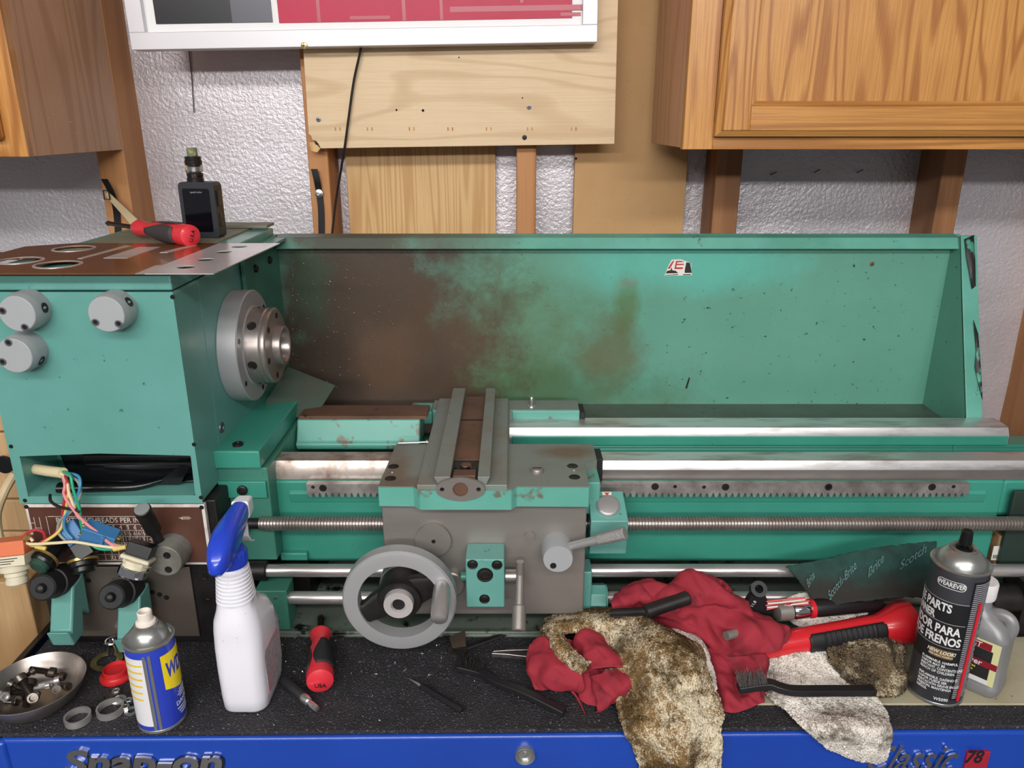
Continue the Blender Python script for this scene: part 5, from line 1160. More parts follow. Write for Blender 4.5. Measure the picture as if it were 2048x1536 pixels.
# ------------------------------------------------------------------ rags
mat('rag_red', '#a02838', .85, col2='#8c1f2e', s=26, soft=.25, col3='#4a1a22', s3=20, f3=.66, soft3=.08, bump=.35, bs=900, bd=.0006)
def terry(name, pale, tan, stain, fs, ts, tf, sf, soft=.09):
    m = bpy.data.materials.new(name); m.use_nodes = True; nt = m.node_tree; b = nt.nodes['Principled BSDF']
    pos = _n(nt, 'ShaderNodeNewGeometry').outputs['Position']
    loops = _n(nt, 'ShaderNodeTexVoronoi', {'Vector': pos, 'Scale': fs}, feature='F1').outputs['Distance']
    big = _noise(nt, pos, ts, 4, .6); mid = _noise(nt, pos, 140, 3, .6)
    t = _n(nt, 'ShaderNodeMath', {0: loops, 1: .30, 2: big}, operation='MULTIPLY_ADD').outputs[0]
    t = _n(nt, 'ShaderNodeMath', {0: mid, 1: .45, 2: t}, operation='MULTIPLY_ADD').outputs[0]
    c = _mix(nt, _rng(nt, t, tf - soft, tf + soft), lin(pale), lin(tan))
    t2 = _n(nt, 'ShaderNodeMath', {0: mid, 1: .25, 2: _noise(nt, pos, ts*.8 + 3, 3, .5, .5)}, operation='MULTIPLY_ADD').outputs[0]
    c = _mix(nt, _rng(nt, t2, sf - .06, sf + .1, 0, .85), c, lin(stain))
    nt.links.new(c, b.inputs['Base Color']); b.inputs['Roughness'].default_value = .95; b.inputs['Specular IOR Level'].default_value = .15
    bn = _n(nt, 'ShaderNodeBump', {'Strength': .7, 'Distance': .0012, 'Height': loops}).outputs[0]; nt.links.new(bn, b.inputs['Normal'])
    MATS[name] = m
terry('terry_brown', '#dccfb4', '#8a6d47', '#46361f', 520, 16, .86, .66)
terry('terry_white', '#e6dfd6', '#a3968a', '#54493e', 520, 18, .98, .76)
terry('terry_grey', '#bfb096', '#6f604a', '#3d342b', 520, 20, .82, .62)
def pt(g): return P(g[0], g[1], Z=g[2]) if g[2] < .5 else P(g[0], g[1], Y=g[2])
def resample(L, n):
    L = spline(L, 12); d = [0.]
    for a_, b_ in zip(L, L[1:]): d.append(d[-1] + max((b_-a_).length, 1e-7))
    out = []; k = 0
    for i in range(n):
        t = d[-1]*i/(n-1)
        while k < len(d)-2 and d[k+1] < t: k += 1
        out.append(L[k].lerp(L[k+1], min(1., (t-d[k])/(d[k+1]-d[k]))))
    return out
def sheet_grid(guides, nu, nv):
    rows = [resample([pt(g) for g in gl], nv) for gl in guides]
    cols = [resample([r[j] for r in rows], nu) for j in range(nv)]
    return [[cols[j][i] for j in range(nv)] for i in range(nu)]
def sheet(guides, name, m, parent, nu=60, nv=60, amp=.004, fr=30., fine=.0, th=.002, seed=0., ridge=0., zmin=.0015, rag=0.):
    Gd = sheet_grid(guides, nu, nv); b = B(); V = []
    for i in range(nu):
        row = []
        for j in range(nv):
            p = Gd[i][j]
            du = Gd[min(i+1, nu-1)][j] - Gd[max(i-1, 0)][j]; dv_ = Gd[i][min(j+1, nv-1)] - Gd[i][max(j-1, 0)]
            n = du.cross(dv_)
            n = n.normalized() if n.length > 1e-9 else Vector((0, 0, 1))
            if n.z - n.y < 0: n = -n
            q = Vector((p.x*fr + seed, p.y*fr, p.z*fr))
            k = mnoise.noise(q) + .5*mnoise.noise(q*2.1)
            if ridge: k += ridge*(1-2*abs(mnoise.noise(q*.8 + Vector((9, 3, 1))))) + ridge*.55*(.6-2*abs(mnoise.noise(Vector((q.x*2.2+q.y*1.3, q.y*.9-q.x*.6, q.z*1.7)))))
            dsp = amp*k + (fine*mnoise.noise(p*700) if fine else 0)
            if rag and (j in (0, nv-1) or i in (0, nu-1)): p = p + Vector((mnoise.noise(p*160), mnoise.noise(p*160 + Vector((5, 5, 5))), 0))*rag
            p = p + n*dsp
            if p.y > .752 and p.z < zmin + th*.6: p = Vector((p.x, p.y, zmin + th*.6))
            row.append(b.bm.verts.new(p))
        V.append(row)
    for i in range(nu-1):
        for j in range(nv-1): b.face([V[i][j], V[i+1][j], V[i+1][j+1], V[i][j+1]])
    return b.obj(name, m, parent, solid=th, ang=180), Gd
def mound(outline, H, m, name, parent, amp=.01, fr=28., seed=0., n=90, rings=34, base=.0016, p_=2.2):
    ol = spline([P(x_, y_, Z=base) for x_, y_ in outline + [outline[0]]], 8)[:-1]
    ol = [ol[int(i*len(ol)/n)] for i in range(n)]; c = sum(ol, Vector())/n; b = B(); R_ = []
    for k in range(rings):
        t = k/(rings-1); row = []
        for q in ol:
            p = q.lerp(c, t); e = 1-(1-t)**p_
            w1 = Vector((p.x*fr+seed, p.y*fr, seed*.3)); wr_ = Vector((mnoise.noise(w1*.7), mnoise.noise(w1*.7 + Vector((7, 1, 3))), 0))*.9
            r1 = 1-abs(2*mnoise.noise(w1+wr_)); r2 = 1-abs(2*mnoise.noise((w1+wr_)*1.9))
            p = p + Vector((mnoise.noise(w1*1.3)*.006*e, mnoise.noise(w1*1.3+Vector((3, 3, 3)))*.006*e, H*e + (amp*(r1-.3) + amp*.45*(r2-.3))*min(1., e*2.5+.15)))
            p.z = max(p.z, base); row.append(b.bm.verts.new(p))
        R_.append(row)
    for A, C in zip(R_, R_[1:]):
        for i in range(n): b.face([A[i], A[(i+1) % n], C[(i+1) % n], C[i]])
    return b.obj(name, m, parent, ang=180)
# red rag crumpled in front
ra_ = thing('red_rag', 'crumpled red shop rag on the mat, wrapped by the brown towel', 'rag', P(1165, 1350, Z=.0016))
mound([(1056, 1325), (1062, 1297), (1090, 1282), (1120, 1285), (1150, 1280), (1185, 1280), (1215, 1295), (1245, 1312), (1268, 1325), (1275, 1345), (1268, 1372), (1245, 1395), (1195, 1413), (1160, 1402), (1150, 1382), (1105, 1380), (1072, 1378), (1062, 1350)], .030, 'rag_red', 'crumple', ra_, .012, 30., 2.)
sheet([[(1148, 1300, .03), (1152, 1272, .052), (1172, 1262, .056), (1195, 1268, .05), (1205, 1285, .04)], [(1160, 1315, .03), (1165, 1290, .05), (1190, 1285, .055), (1215, 1298, .05), (1225, 1310, .04)],
       [(1165, 1335, .03), (1180, 1315, .048), (1210, 1310, .052), (1240, 1320, .045), (1252, 1330, .035)], [(1170, 1350, .03), (1190, 1340, .042), (1225, 1335, .045), (1255, 1340, .038), (1265, 1350, .03)]], 'rolled_fold', 'rag_red', ra_, 50, 50, .0035, 40, th=.0022, seed=1, ridge=.9)
sheet([[(1180, 1352, .03), (1215, 1345, .040), (1262, 1325, .042), (1274, 1340, .036)], [(1190, 1375, .02), (1225, 1368, .036), (1262, 1358, .036), (1272, 1362, .028)], [(1200, 1405, .010), (1230, 1395, .022), (1258, 1380, .024), (1268, 1375, .016)], [(1190, 1414, .004), (1225, 1405, .010), (1250, 1395, .010), (1262, 1382, .006)]], 'hem_fold', 'rag_red', ra_, 50, 50, .0045, 36, th=.0022, seed=2, ridge=1.)
sheet([[(1060, 1300, .03), (1085, 1280, .042), (1115, 1288, .045), (1135, 1310, .04)], [(1056, 1330, .022), (1085, 1322, .038), (1125, 1330, .042), (1160, 1345, .036)], [(1068, 1360, .012), (1100, 1358, .026), (1140, 1362, .03), (1165, 1368, .022)], [(1072, 1379, .004), (1105, 1378, .010), (1140, 1376, .012), (1150, 1375, .010)]], 'front_fold', 'rag_red', ra_, 50, 50, .005, 34, th=.0022, seed=3, ridge=.9)
B().tube([P(1142, 1380, Z=.012), P(1152, 1392, Z=.008), P(1162, 1410, Z=.003), P(1170, 1428, Z=.0025)], [.0016, .0012, .0012, .0005], 6, 5).obj('loose_thread', 'rag_red', ra_)
# red rag behind, heaped against the rods
rb_ = thing('red_rag', 'large red shop rag heaped against the lathe rods under the flashlight', 'rag', P(1420, 1300, Z=.0035))
sheet([[(1238, 1222, .915), (1290, 1200, .925), (1370, 1195, .925), (1445, 1200, .92)], [(1232, 1193, .897), (1262, 1172, .9), (1295, 1158, .902), (1330, 1172, .895), (1372, 1153, .9), (1425, 1155, .902), (1452, 1180, .897)],
       [(1227, 1216, .88), (1275, 1190, .872), (1305, 1205, .868), (1345, 1190, .866), (1400, 1182, .87), (1455, 1192, .872), (1512, 1228, .88)],
       [(1250, 1228, .05), (1310, 1222, .068), (1345, 1235, .07), (1385, 1220, .082), (1430, 1212, .086), (1490, 1228, .082), (1572, 1256, .064)],
       [(1318, 1246, .035), (1370, 1252, .058), (1410, 1262, .056), (1440, 1258, .066), (1480, 1268, .07), (1530, 1262, .077), (1580, 1264, .058)],
       [(1398, 1275, .02), (1425, 1296, .03), (1450, 1308, .034), (1490, 1306, .045), (1540, 1304, .055), (1574, 1286, .05)]], 'heaped_fold', 'rag_red', rb_, 110, 130, .0055, 26, th=.0022, seed=4, ridge=1.1)
sheet([[(1235, 1205, .885), (1262, 1178, .885), (1285, 1190, .872), (1290, 1215, .87)], [(1270, 1190, .88), (1295, 1166, .886), (1325, 1175, .874), (1332, 1205, .866)], [(1300, 1200, .87), (1330, 1172, .882), (1350, 1185, .87), (1350, 1215, .86)]], 'tucked_fold', 'rag_red', rb_, 30, 30, .003, 40, th=.0022, seed=9)
sheet([[(1412, 1298, .03), (1450, 1298, .042), (1490, 1300, .042), (1532, 1302, .032)], [(1414, 1340, .014), (1440, 1332, .028), (1478, 1345, .022), (1505, 1335, .026), (1530, 1345, .014)], [(1430, 1380, .009), (1450, 1370, .02), (1485, 1382, .014), (1510, 1374, .019), (1530, 1376, .009)],
       [(1438, 1408, .006), (1470, 1400, .016), (1500, 1400, .012), (1528, 1394, .008)], [(1442, 1424, .005), (1470, 1426, .007), (1500, 1416, .007), (1522, 1404, .006)]], 'hanging_corner', 'rag_red', rb_, 60, 50, .004, 34, th=.0022, seed=5, ridge=1., zmin=.0035)
# brown terry towel draped over the chest edge
tw = thing('terry_towel', 'oil-stained brown and cream terry towel draped over the chest edge', 'towel', P(1330, 1420, Z=.0016))
sheet([[(1205, 1325, .03), (1270, 1335, .045), (1340, 1345, .05), (1405, 1360, .035)], [(1232, 1388, .012), (1290, 1395, .03), (1350, 1400, .04), (1400, 1390, .036), (1438, 1398, .016)], [(1240, 1440, .006), (1290, 1436, .018), (1345, 1438, .030), (1390, 1445, .024), (1443, 1440, .010)],
       [(1252, 1466, .740), (1310, 1466, .726), (1360, 1462, .716), (1385, 1470, .724), (1443, 1466, .734)], [(1278, 1530, .741), (1320, 1530, .730), (1365, 1530, .716), (1390, 1530, .728), (1440, 1530, .735)], [(1310, 1660, .741), (1345, 1665, .732), (1380, 1665, .720), (1430, 1650, .735)]], 'hanging_end', 'terry_brown', tw, 160, 130, .0045, 26, .0022, .005, seed=6, ridge=.8, rag=.0012)
sheet([[(1246, 1228, .052), (1252, 1217, .068), (1265, 1220, .066), (1277, 1238, .05)], [(1246, 1266, .05), (1275, 1245, .075), (1310, 1250, .073), (1343, 1264, .05)], [(1270, 1312, .048), (1310, 1290, .08), (1362, 1285, .076), (1402, 1312, .045)], [(1312, 1368, .043), (1350, 1337, .075), (1392, 1330, .070), (1414, 1362, .035)], [(1338, 1425, .028), (1370, 1388, .055), (1402, 1382, .050), (1412, 1405, .02)]], 'rolled_edge', 'terry_brown', tw, 140, 110, .004, 30, .0022, .005, seed=7, ridge=.7, rag=.0012)
sheet([[(1256, 1224, .05), (1252, 1244, .062), (1246, 1264, .05)], [(1182, 1222, .045), (1178, 1243, .062), (1174, 1264, .053)], [(1097, 1238, .034), (1110, 1252, .057), (1127, 1266, .048)], [(1092, 1285, .03), (1113, 1290, .054), (1137, 1290, .048)], [(1124, 1332, .03), (1145, 1325, .052), (1162, 1314, .047)], [(1160, 1347, .035), (1170, 1340, .050), (1180, 1328, .046)]], 'band_fold', 'terry_brown', tw, 150, 60, .003, 36, .0022, .005, seed=8, ridge=.5, rag=.001)
sheet([[(1120, 1240, .04), (1170, 1232, .05), (1250, 1232, .058)], [(1195, 1272, .045), (1240, 1270, .06), (1282, 1280, .06)], [(1228, 1328, .035), (1270, 1320, .055), (1322, 1322, .058)], [(1260, 1390, .020), (1300, 1385, .045), (1346, 1388, .048)], [(1288, 1426, .012), (1320, 1420, .030), (1362, 1424, .03)]], 'middle_fold', 'terry_brown', tw, 100, 60, .003, 34, .0016, .005, seed=10, rag=.001)
sheet([[(1330, 1262, .045), (1360, 1258, .05), (1385, 1270, .045)], [(1375, 1290, .045), (1400, 1285, .05), (1415, 1300, .04)], [(1398, 1330, .04), (1418, 1325, .042), (1425, 1335, .035)], [(1412, 1375, .03), (1425, 1370, .032), (1432, 1380, .025)]], 'back_hem', 'terry_white', tw, 60, 40, .003, 40, .0016, .004, seed=11, rag=.001)
# cream terry cloth with its corner hanging over the edge
tw2 = thing('terry_cloth', 'whitish terry cloth under the wire brush, one corner hanging over the chest', 'towel', P(1640, 1400, Z=.0035))
sheet([[(1535, 1300, .03), (1600, 1290, .03), (1660, 1300, .028), (1712, 1312, .018)], [(1532, 1348, .012), (1590, 1340, .022), (1650, 1350, .018), (1722, 1358, .008)], [(1532, 1388, .008), (1590, 1390, .016), (1660, 1395, .012), (1752, 1398, .006)], [(1570, 1422, .006), (1630, 1425, .012), (1700, 1425, .010), (1772, 1425, .006)],
       [(1612, 1460, .741), (1665, 1458, .730), (1720, 1456, .727), (1780, 1456, .738)], [(1665, 1497, .741), (1705, 1495, .732), (1745, 1492, .729), (1780, 1480, .738)], [(1752, 1526, .740), (1762, 1524, .736), (1770, 1520, .735), (1776, 1512, .738)]], 'spread_cloth', 'terry_white', tw2, 170, 150, .003, 26, .0018, .004, seed=12, ridge=.8, zmin=.0035, rag=.001)
tw3 = thing('terry_cloth', 'grey-brown greasy terry cloth bunched against the tall can', 'towel', P(1750, 1370, Z=.0035))
sheet([[(1655, 1292, .035), (1720, 1275, .042), (1780, 1272, .038), (1808, 1292, .022)], [(1658, 1320, .03), (1720, 1310, .040), (1770, 1310, .036), (1806, 1326, .014)], [(1680, 1347, .02), (1720, 1345, .030), (1775, 1350, .023), (1812, 1352, .010)], [(1708, 1371, .011), (1750, 1372, .018), (1790, 1372, .013), (1814, 1366, .007)], [(1745, 1393, .007), (1770, 1393, .009), (1790, 1392, .008), (1804, 1386, .007)]], 'bunched_cloth', 'terry_grey', tw3, 120, 120, .004, 30, .0024, .005, seed=13, ridge=.7, zmin=.0035, rag=.0014)
tw4 = thing('terry_cloth', 'scrap of speckled terry cloth behind the ratchet, below the scouring pad', 'towel', P(1600, 1235, Z=.0035))
sheet([[(1560, 1205, .918), (1600, 1186, .922), (1640, 1190, .922)], [(1570, 1225, .908), (1605, 1208, .910), (1650, 1210, .910)], [(1590, 1250, .900), (1630, 1236, .902), (1690, 1235, .904)], [(1650, 1262, .895), (1700, 1238, .905), (1742, 1220, .910)]], 'crumpled_cloth', 'terry_white', tw4, 50, 50, .004, 40, .0014, .004, seed=14, zmin=.0035)
# ------------------------------------------------------------------ scouring pad
mat('pad_green', '#224a44', .9, blobs=[(.49, .89, .074, .3, .1, .042, '#2b2622', .92)], col2='#1c3d37', s=60, bump=.4, bs=700, bd=.0006, col3='#2b2723', s3=14, f3=.58, soft3=.08); mat('pad_print', '#8fb3b3', .8, col2='#5c8583', s=300)
pd = thing('scouring_pad', 'dark green abrasive scouring pad propped against the lathe rods', 'scouring pad', P(1740, 1200, Y=.9))
pg = [[(1573, 1133, .930), (1650, 1118, .934), (1740, 1098, .934), (1872, 1082, .934)], [(1600, 1165, .918), (1672, 1150, .914), (1760, 1135, .914), (1872, 1120, .918)], [(1625, 1200, .902), (1690, 1178, .905), (1770, 1168, .908), (1862, 1165, .908)], [(1640, 1217, .896), (1700, 1205, .890), (1790, 1195, .890), (1850, 1195, .895)]]
_, PG = sheet(pg, 'pad', 'pad_green', pd, 50, 80, .0012, 40, .0, .004, seed=15, rag=.0015)
def on_pad(t, u0, v0, u1, v1, h):
    me = text_mesh(t, 1., .02, 'LEFT', bold=.012); xs = [v.co.x for v in me.vertices]; L = max(xs)-min(xs); b = B().mesh(me); bm = b.bm
    for v in bm.verts:
        s_ = (v.co.x-min(xs))/L; hh = v.co.y*h
        u = u0 + (u1-u0)*s_ - hh*(v1-v0)*2.2 if False else u0 + (u1-u0)*s_ - hh; vv = v0 + (v1-v0)*s_ + hh*.12
        i = min(max(u, 0), 1)*(len(PG)-1); j = min(max(vv, 0), 1)*(len(PG[0])-1); i0, j0 = min(int(i), len(PG)-2), min(int(j), len(PG[0])-2); fi, fj = i-i0, j-j0
        p = PG[i0][j0].lerp(PG[i0+1][j0], fi).lerp(PG[i0][j0+1].lerp(PG[i0+1][j0+1], fi), fj)
        v.co = p + Vector((0, -.0048, .0030))
    b.obj('printed_name', 'pad_print', pd)
on_pad('Scotch-Brite', .80, .12, .24, .42, .26); on_pad('Brite', .46, .48, .18, .62, .26); on_pad('Brite', .46, .03, .26, .12, .24); on_pad('Scotch', .38, .72, .10, .92, .24)
# ------------------------------------------------------------------ flashlight, ratchet and odds
mat('torch_red', '#d0212c', .3, coat=.3); mat('torch_black', '#1b1a1c', .5)
ax0, ax1 = P(1445, 1308, Z=.030), P(1818, 1243, Z=.050); d = (ax1-ax0).normalized(); L = (ax1-ax0).length
fl = thing('flashlight', 'red plastic flashlight with a ribbed black grip lying on the rags', 'flashlight', (ax0+ax1)/2 - Vector((0, 0, .03)))
B().rev([(.006, 0), (.014, .003), (.0155, .01), (.0165, L*.4), (.0165, L*.82), (.0185, L*.85), (.027, L*.93), (.0285, L*.985), (.028, L), (.024, L+.001), (.022, L-.004), (0, L-.006)], ax0, d, 40).obj('torch_body', 'torch_red', fl)
u_, v_, _ = frame(d); down = Vector((0, -1, -.02)); down = (down - d*down.dot(d)).normalized(); sd_ = d.cross(down)
gb2 = B(); lp_ = []
for k in range(60):
    t = k/59; h = L*(.43+.41*t); rr = .0175 + (.0016*(1 if (k//2) % 2 else 0) if .2 < t < .85 else .0006)
    w_ = 1.0 if .03 < t < .97 else .8
    lp_.append([ax0 + d*h + (down*math.cos(w_*(j/6-1)) + sd_*math.sin(w_*(j/6-1)))*rr for j in range(13)])
gb2.loft(lp_, cap=False, closed=False).obj('ribbed_grip', 'torch_black', fl, solid=.002)
rt = thing('ratchet', 'chrome ratchet with a black and red handle behind the flashlight', 'ratchet', P(1620, 1235, Z=.05))
a, c = P(1552, 1224, Z=.068), P(1760, 1203, Z=.066); d = (c-a).normalized(); L = (c-a).length
B().rev([(.009, 0), (.0125, .001), (.0130, L*.13), (.011, L*.14)], a, d, 28).obj('socket', 'apron_steel', rt)
B().rev([(.0105, L*.15), (.012, L*.17), (.0118, L*.28), (.0105, L*.31)], a, d, 28).obj('ratchet_neck', 'chrome', rt)
B().rev([(.011, L*.31), (.0128, L*.315), (.0128, L*.345), (.011, L*.35)], a, d, 28).obj('red_collar', 'torch_red', rt)
B().rev([(.0115, L*.35), (.0125, L*.4), (.0122, L*.95), (.009, L)], a, d, 28).obj('grip', 'grip_black', rt)
bp2 = thing('plastic_bracket', 'black plastic bracket with a round hole behind the red rag', 'bracket', P(1518, 1215, Y=.895))
q = [P(x_, y_, Y=.893) for x_, y_ in ((1490, 1204), (1503, 1183), (1508, 1178), (1525, 1178), (1530, 1190), (1545, 1222), (1500, 1222))]
hq = P(1515, 1182, Y=.893)
B().plate([[(v.x, v.z) for v in q]], .010, T(0, .893, 0) @ RX).obj('arm', 'plastic_black', bp2, bevel=.001)
B().rev([(.0055, -.004), (.0105, -.004), (.0108, .007), (.0055, .007), (.0055, -.004)], hq + Vector((0, 0, .002)), (0, -.75, .66), 24, cap=False).obj('eye', 'plastic_black', bp2)
a = P(1507, 1208, Y=.8875); text('11.8', .006, facing(a, (.45, 0, .9), (-.9, 0, .45)), 'print_white', bp2, th=.0004)
for k in range(5):
    s0, s1 = P(1532+random.uniform(-5, 5), 1203+k*4, Y=.885), P(1620+random.uniform(-10, 5), 1196+k*3, Y=.882)
    B().tube([s0, s0.lerp(s1, .5) + Vector((0, 0, random.uniform(-.002, .003))), s1], .0012, 6, 4).obj('spray_straw', 'straw_red' if k % 2 == 0 else 'paper_white', None, loc=s0, label='thin %s straw over the cloth beyond the black bracket, %s' % ('red' if k % 2 == 0 else 'whitish', ('uppermost of the five', 'upper of the two whitish', 'between the two whitish ones', 'lower of the two whitish', 'lowest of the five')[k]), cat='straw', group='straws beyond the black bracket')
lg_ = thing('lever_bar', 'dark steel bar with a thick rounded grip lying on the red rag', 'bar', P(1300, 1225, Z=.075))
a, c, e = P(1222, 1226, Z=.082), P(1300, 1222, Z=.098), P(1378, 1195, Z=.108)
B().tube([a, a.lerp(c, .6), c], .0055, 12, 4).obj('rod', 'dark_iron', lg_)
B().cyl(P(1290, 1224, Z=.097), e, .0088, .0092, 20, ch=.002).obj('grip', 'dark_iron', lg_)
a, c = P(1452, 1272, Z=.071), P(1486, 1262, Z=.069)
B().rev([(.0035, 0), (.0058, 0), (.0060, .001), (.0060, (c-a).length), (.004, (c-a).length+.001)], a, c-a, 20).rev([(.0035, .0001), (.003, .004), (0, .004)], a, c-a, 12).obj('hollow_shaft', 'apron_steel', None, loc=a, label='hollow steel shaft end poking out of the red rag', cat='shaft')
# ------------------------------------------------------------------ loose wiring with switches, hanging from the switch bay
mat('wire_red', '#b5303a', .45); mat('wire_pink', '#e08d8c', .45); mat('wire_cream', '#e0cfa8', .45); mat('wire_green', '#1f9a72', .4); mat('wire_blue', '#3f86b3', .4); mat('wire_grey', '#8a8f86', .45); mat('wire_black', '#1b1b1d', .45); mat('wire_yellow', '#d9c06a', .45)
mat('switch_orange', '#d9744c', .45); mat('switch_cream', '#d6cdb4', .5); mat('switch_blue', '#3d74a8', .4); mat('lug_gold', '#c9ab63', .3, .8); mat('button_green', '#2d4d40', .3)
wh = thing('switch_harness', 'bundle of coloured wires with dangling control switches hanging from the headstock bay', 'wiring', (-.55, .87, .17))
B().tube([P(70, 938, Y=.925), P(95, 942, Y=.905), P(126, 946, Y=.888)], .0068, 16, 4).obj('cable_sheath', 'wire_cream', wh)
WR = [('wire_cream', [(124, 946, .888), (134, 965, .872), (138, 985, .868), (147, 1010, .866), (158, 1035, .866), (195, 1070, .862), (225, 1088, .86), (248, 1095, .858)]),
      ('wire_pink', [(124, 948, .888), (130, 970, .870), (128, 988, .867), (140, 1010, .864), (165, 1040, .862), (195, 1065, .86), (222, 1088, .858), (246, 1096, .857)]),
      ('wire_red', [(124, 948, .888), (134, 962, .873), (131, 985, .868), (126, 1020, .868), (124, 1040, .868), (110, 1068, .864), (90, 1080, .86), (62, 1092, .858), (15, 1090, .856)]),
      ('wire_yellow', [(126, 947, .888), (137, 970, .872), (135, 1000, .868), (130, 1030, .868), (120, 1060, .864), (95, 1080, .858), (70, 1092, .856), (50, 1086, .856)]),
      ('wire_green', [(126, 944, .888), (140, 950, .874), (147, 980, .868), (158, 1012, .866), (163, 1050, .864), (175, 1080, .862), (200, 1098, .858), (248, 1097, .857)]),
      ('wire_blue', [(126, 945, .888), (156, 952, .876), (160, 975, .868), (150, 1005, .868), (130, 1035, .866), (130, 1060, .864), (145, 1078, .862)]),
      ('wire_grey', [(126, 946, .888), (155, 962, .874), (160, 990, .868), (145, 1020, .868), (120, 1042, .866), (117, 1065, .864), (132, 1082, .862)]),
      ('wire_black', [(100, 990, .884), (102, 1003, .872), (120, 1014, .866), (150, 1020, .864), (160, 1024, .864)]),
      ('wire_cream', [(246, 1097, .857), (200, 1092, .856), (150, 1084, .852), (110, 1086, .850), (60, 1088, .850), (48, 1080, .852), (58, 1075, .853), (66, 1082, .853)]),
      ('wire_red', [(90, 1075, .86), (86, 1064, .858), (70, 1060, .856), (52, 1068, .854), (46, 1080, .852)])]
for m_, pts in WR: B().tube([P(*p_[:2], Y=p_[2]) for p_ in pts], .0019, 8, 6).obj('wire', m_, wh)
def lug(px, py, Y, dx=.010, dz=-.002, m='wire_yellow'): p = P(px, py, Y=Y); B().cyl(p, p + Vector((dx, 0, dz)), .0034, .0026, 10).obj('crimp_lug', m, wh)
lug(228, 1098, .857, .016, .003); lug(0, 1086, .855, .012, -.004); lug(72, 1092, .856, .012, -.004)
# orange topped push switch hanging over the chest corner
def local(px, py, Y, down): 
    p = P(px, py, Y=Y); return p, Vector(down).normalized()
p, dn = local(24, 1084, .855, (.08, -.25, -1))
u, v, _ = frame(dn)
def sbox(p, dn, w_, dp, h0, h1, name, m, par=wh, bev=.001):
    X_ = Vector((1, .15, .05)); X_ = (X_ - dn*X_.dot(dn)).normalized(); Y_ = dn.cross(X_)
    M = Matrix(((X_.x, Y_.x, dn.x, p.x), (X_.y, Y_.y, dn.y, p.y), (X_.z, Y_.z, dn.z, p.z), (0, 0, 0, 1)))
    return B().box(-w_/2, w_/2, -dp/2, dp/2, h0, h1, M).obj(name, m, par, bevel=bev), M
so, M = sbox(p, dn, .040, .030, -.004, .014, 'switch_block', 'switch_orange')
sbox(p, dn, .040, .034, .0142, .027, 'switch_housing', 'switch_cream', so)
for k in range(3): B().box(-.017, .012-.004*k, .0171, .0174, .0165+.003*k, .0175+.003*k, M).obj('housing_print', 'label_char', so)
B().rev([(.015, .027), (.0175, .029), (.0175, .035), (.012, .037), (.013, .039), (.013, .042), (.0115, .043), (.0115, .046), (.0125, .047), (.0125, .052), (.0105, .054), (0, .054)], p, dn, 20).obj('threaded_neck', 'switch_cream', so)
lug(52, 1078, .850, .004, .006, 'lug_gold')
# black push button with green lens
p = P(95, 1113, Y=.865); dn = Vector((-.25, -.9, -.35)).normalized()
pb = B().rev([(.012, -.03), (.013, 0), (.0155, .001), (.016, .010), (.014, .013), (.0125, .013)], p, dn, 28).obj('push_button', 'black_gloss', wh)
B().rev([(.0125, .0125), (.0118, .0175), (.0105, .0185), (0, .0185)], p, dn, 28).obj('lens', 'button_green', pb)
B().rev([(.0158, .001), (.0172, .0015), (.0172, .004), (.0158, .0045)], p, dn, 28).obj('locking_ring', 'lug_gold', pb)
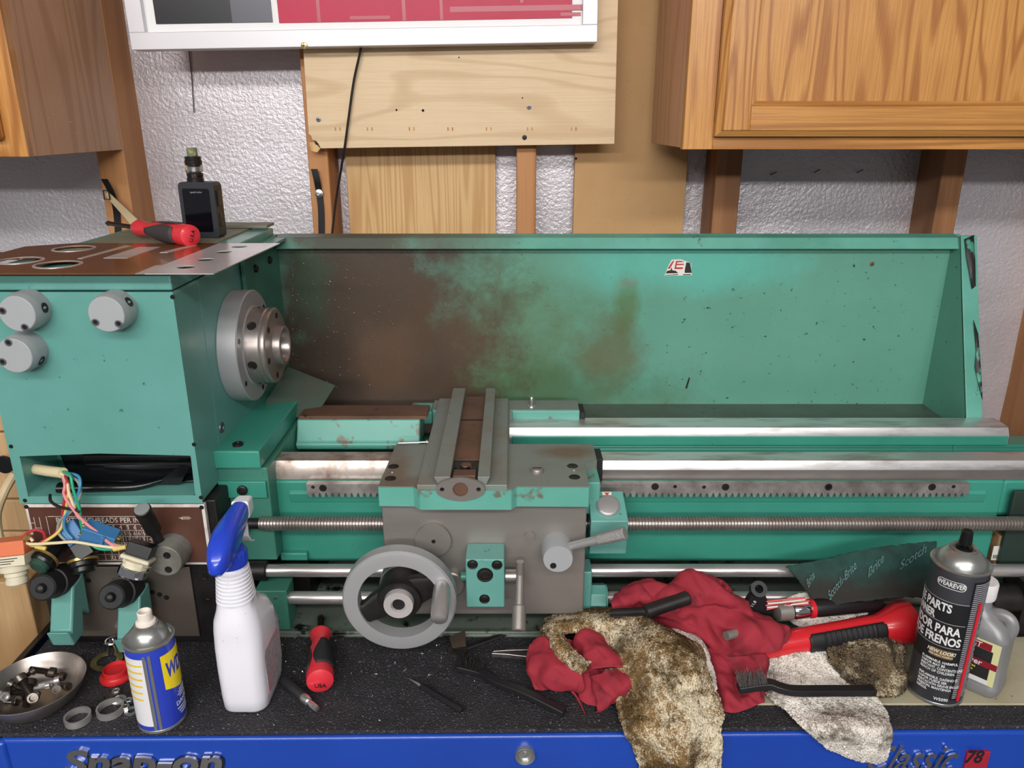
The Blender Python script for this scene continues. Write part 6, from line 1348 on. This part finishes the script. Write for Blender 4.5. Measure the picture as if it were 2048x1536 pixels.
# blue switch blocks with black rotary necks
p = P(150, 1068, Y=.875); dn = Vector((.55, -.3, -.75)).normalized(); s1, M1 = sbox(p, dn, .022, .018, -.016, .012, 'switch_block', 'switch_blue')
sbox(p, dn, .022, .020, .012, .034, 'switch_housing', 'black_gloss', s1)
p = P(200, 1070, Y=.868); dn = Vector((.45, -.45, -.75)).normalized(); X0 = (.9, .0, -.45)
s2 = B(); Xv = Vector((.86, .15, -.48)).normalized(); Yv = Vector((.1, -.8, -.2)); Yv = (Yv - Xv*Yv.dot(Xv)).normalized(); Zv = Xv.cross(Yv)
M2 = Matrix(((Xv.x, Yv.x, Zv.x, p.x), (Xv.y, Yv.y, Zv.y, p.y), (Xv.z, Yv.z, Zv.z, p.z), (0, 0, 0, 1)))
s2.box(-.020, .020, -.010, .010, -.011, .011, M2); s2 = s2.obj('switch_block', 'switch_blue', wh, bevel=.001)
B().box(.004, .008, .0101, .0125, -.011, .011, M2).obj('block_rib', 'switch_blue', s2, bevel=.0005)
for x, z in ((-.020, .008), (-.020, -.008), (.021, .006), (.021, -.006)): B().box(x-.003, x+.003, -.003, .004, z-.002, z+.002, M2).obj('terminal', 'lug_gold', s2, bevel=.0005)
p = P(165, 1108, Y=.872); dn = Vector((.25, -.55, -.8)).normalized()
rs = B().rev([(.013, -.018), (.014, .0), (.0165, .001), (.0165, .006)], p, dn, 24).obj('rotary_neck', 'black_gloss', wh)
B().rev([(.0165, .0062), (.0178, .0066), (.0178, .0098), (.0165, .010)], p, dn, 24).obj('locking_ring', 'lug_gold', rs)
B().rev([(.0155, .010), (.0165, .011), (.0165, .016), (.013, .018), (.013, .023), (0, .023)], p, dn, 24).obj('rotary_knob', 'black_gloss', rs)
# cream and chrome selector switch
p = P(283, 1098, Y=.858); dn = Vector((-.33, -.35, -.87)).normalized(); s3, M3 = sbox(p, dn, .030, .022, -.008, .008, 'switch_block', 'black_gloss')
sbox(p, dn, .036, .030, .0085, .014, 'cream_flange', 'switch_cream', s3, .002)
B().rev([(.0135, .0142), (.0165, .015), (.0165, .019), (.0145, .0195), (.0155, .021), (.0155, .024)], p, dn, 10).obj('cream_nut', 'switch_cream', s3)
B().rev([(.0172, .0245), (.0178, .025), (.0178, .034), (.0165, .0355), (.012, .0358), (.0115, .034), (0, .034)], p, dn, 20).obj('chrome_bezel', 'chrome', s3, ang=10)
B().box(-.003, .003, -.010, .010, .034, .040, M3).obj('selector_bar', 'black_gloss', s3, bevel=.001)
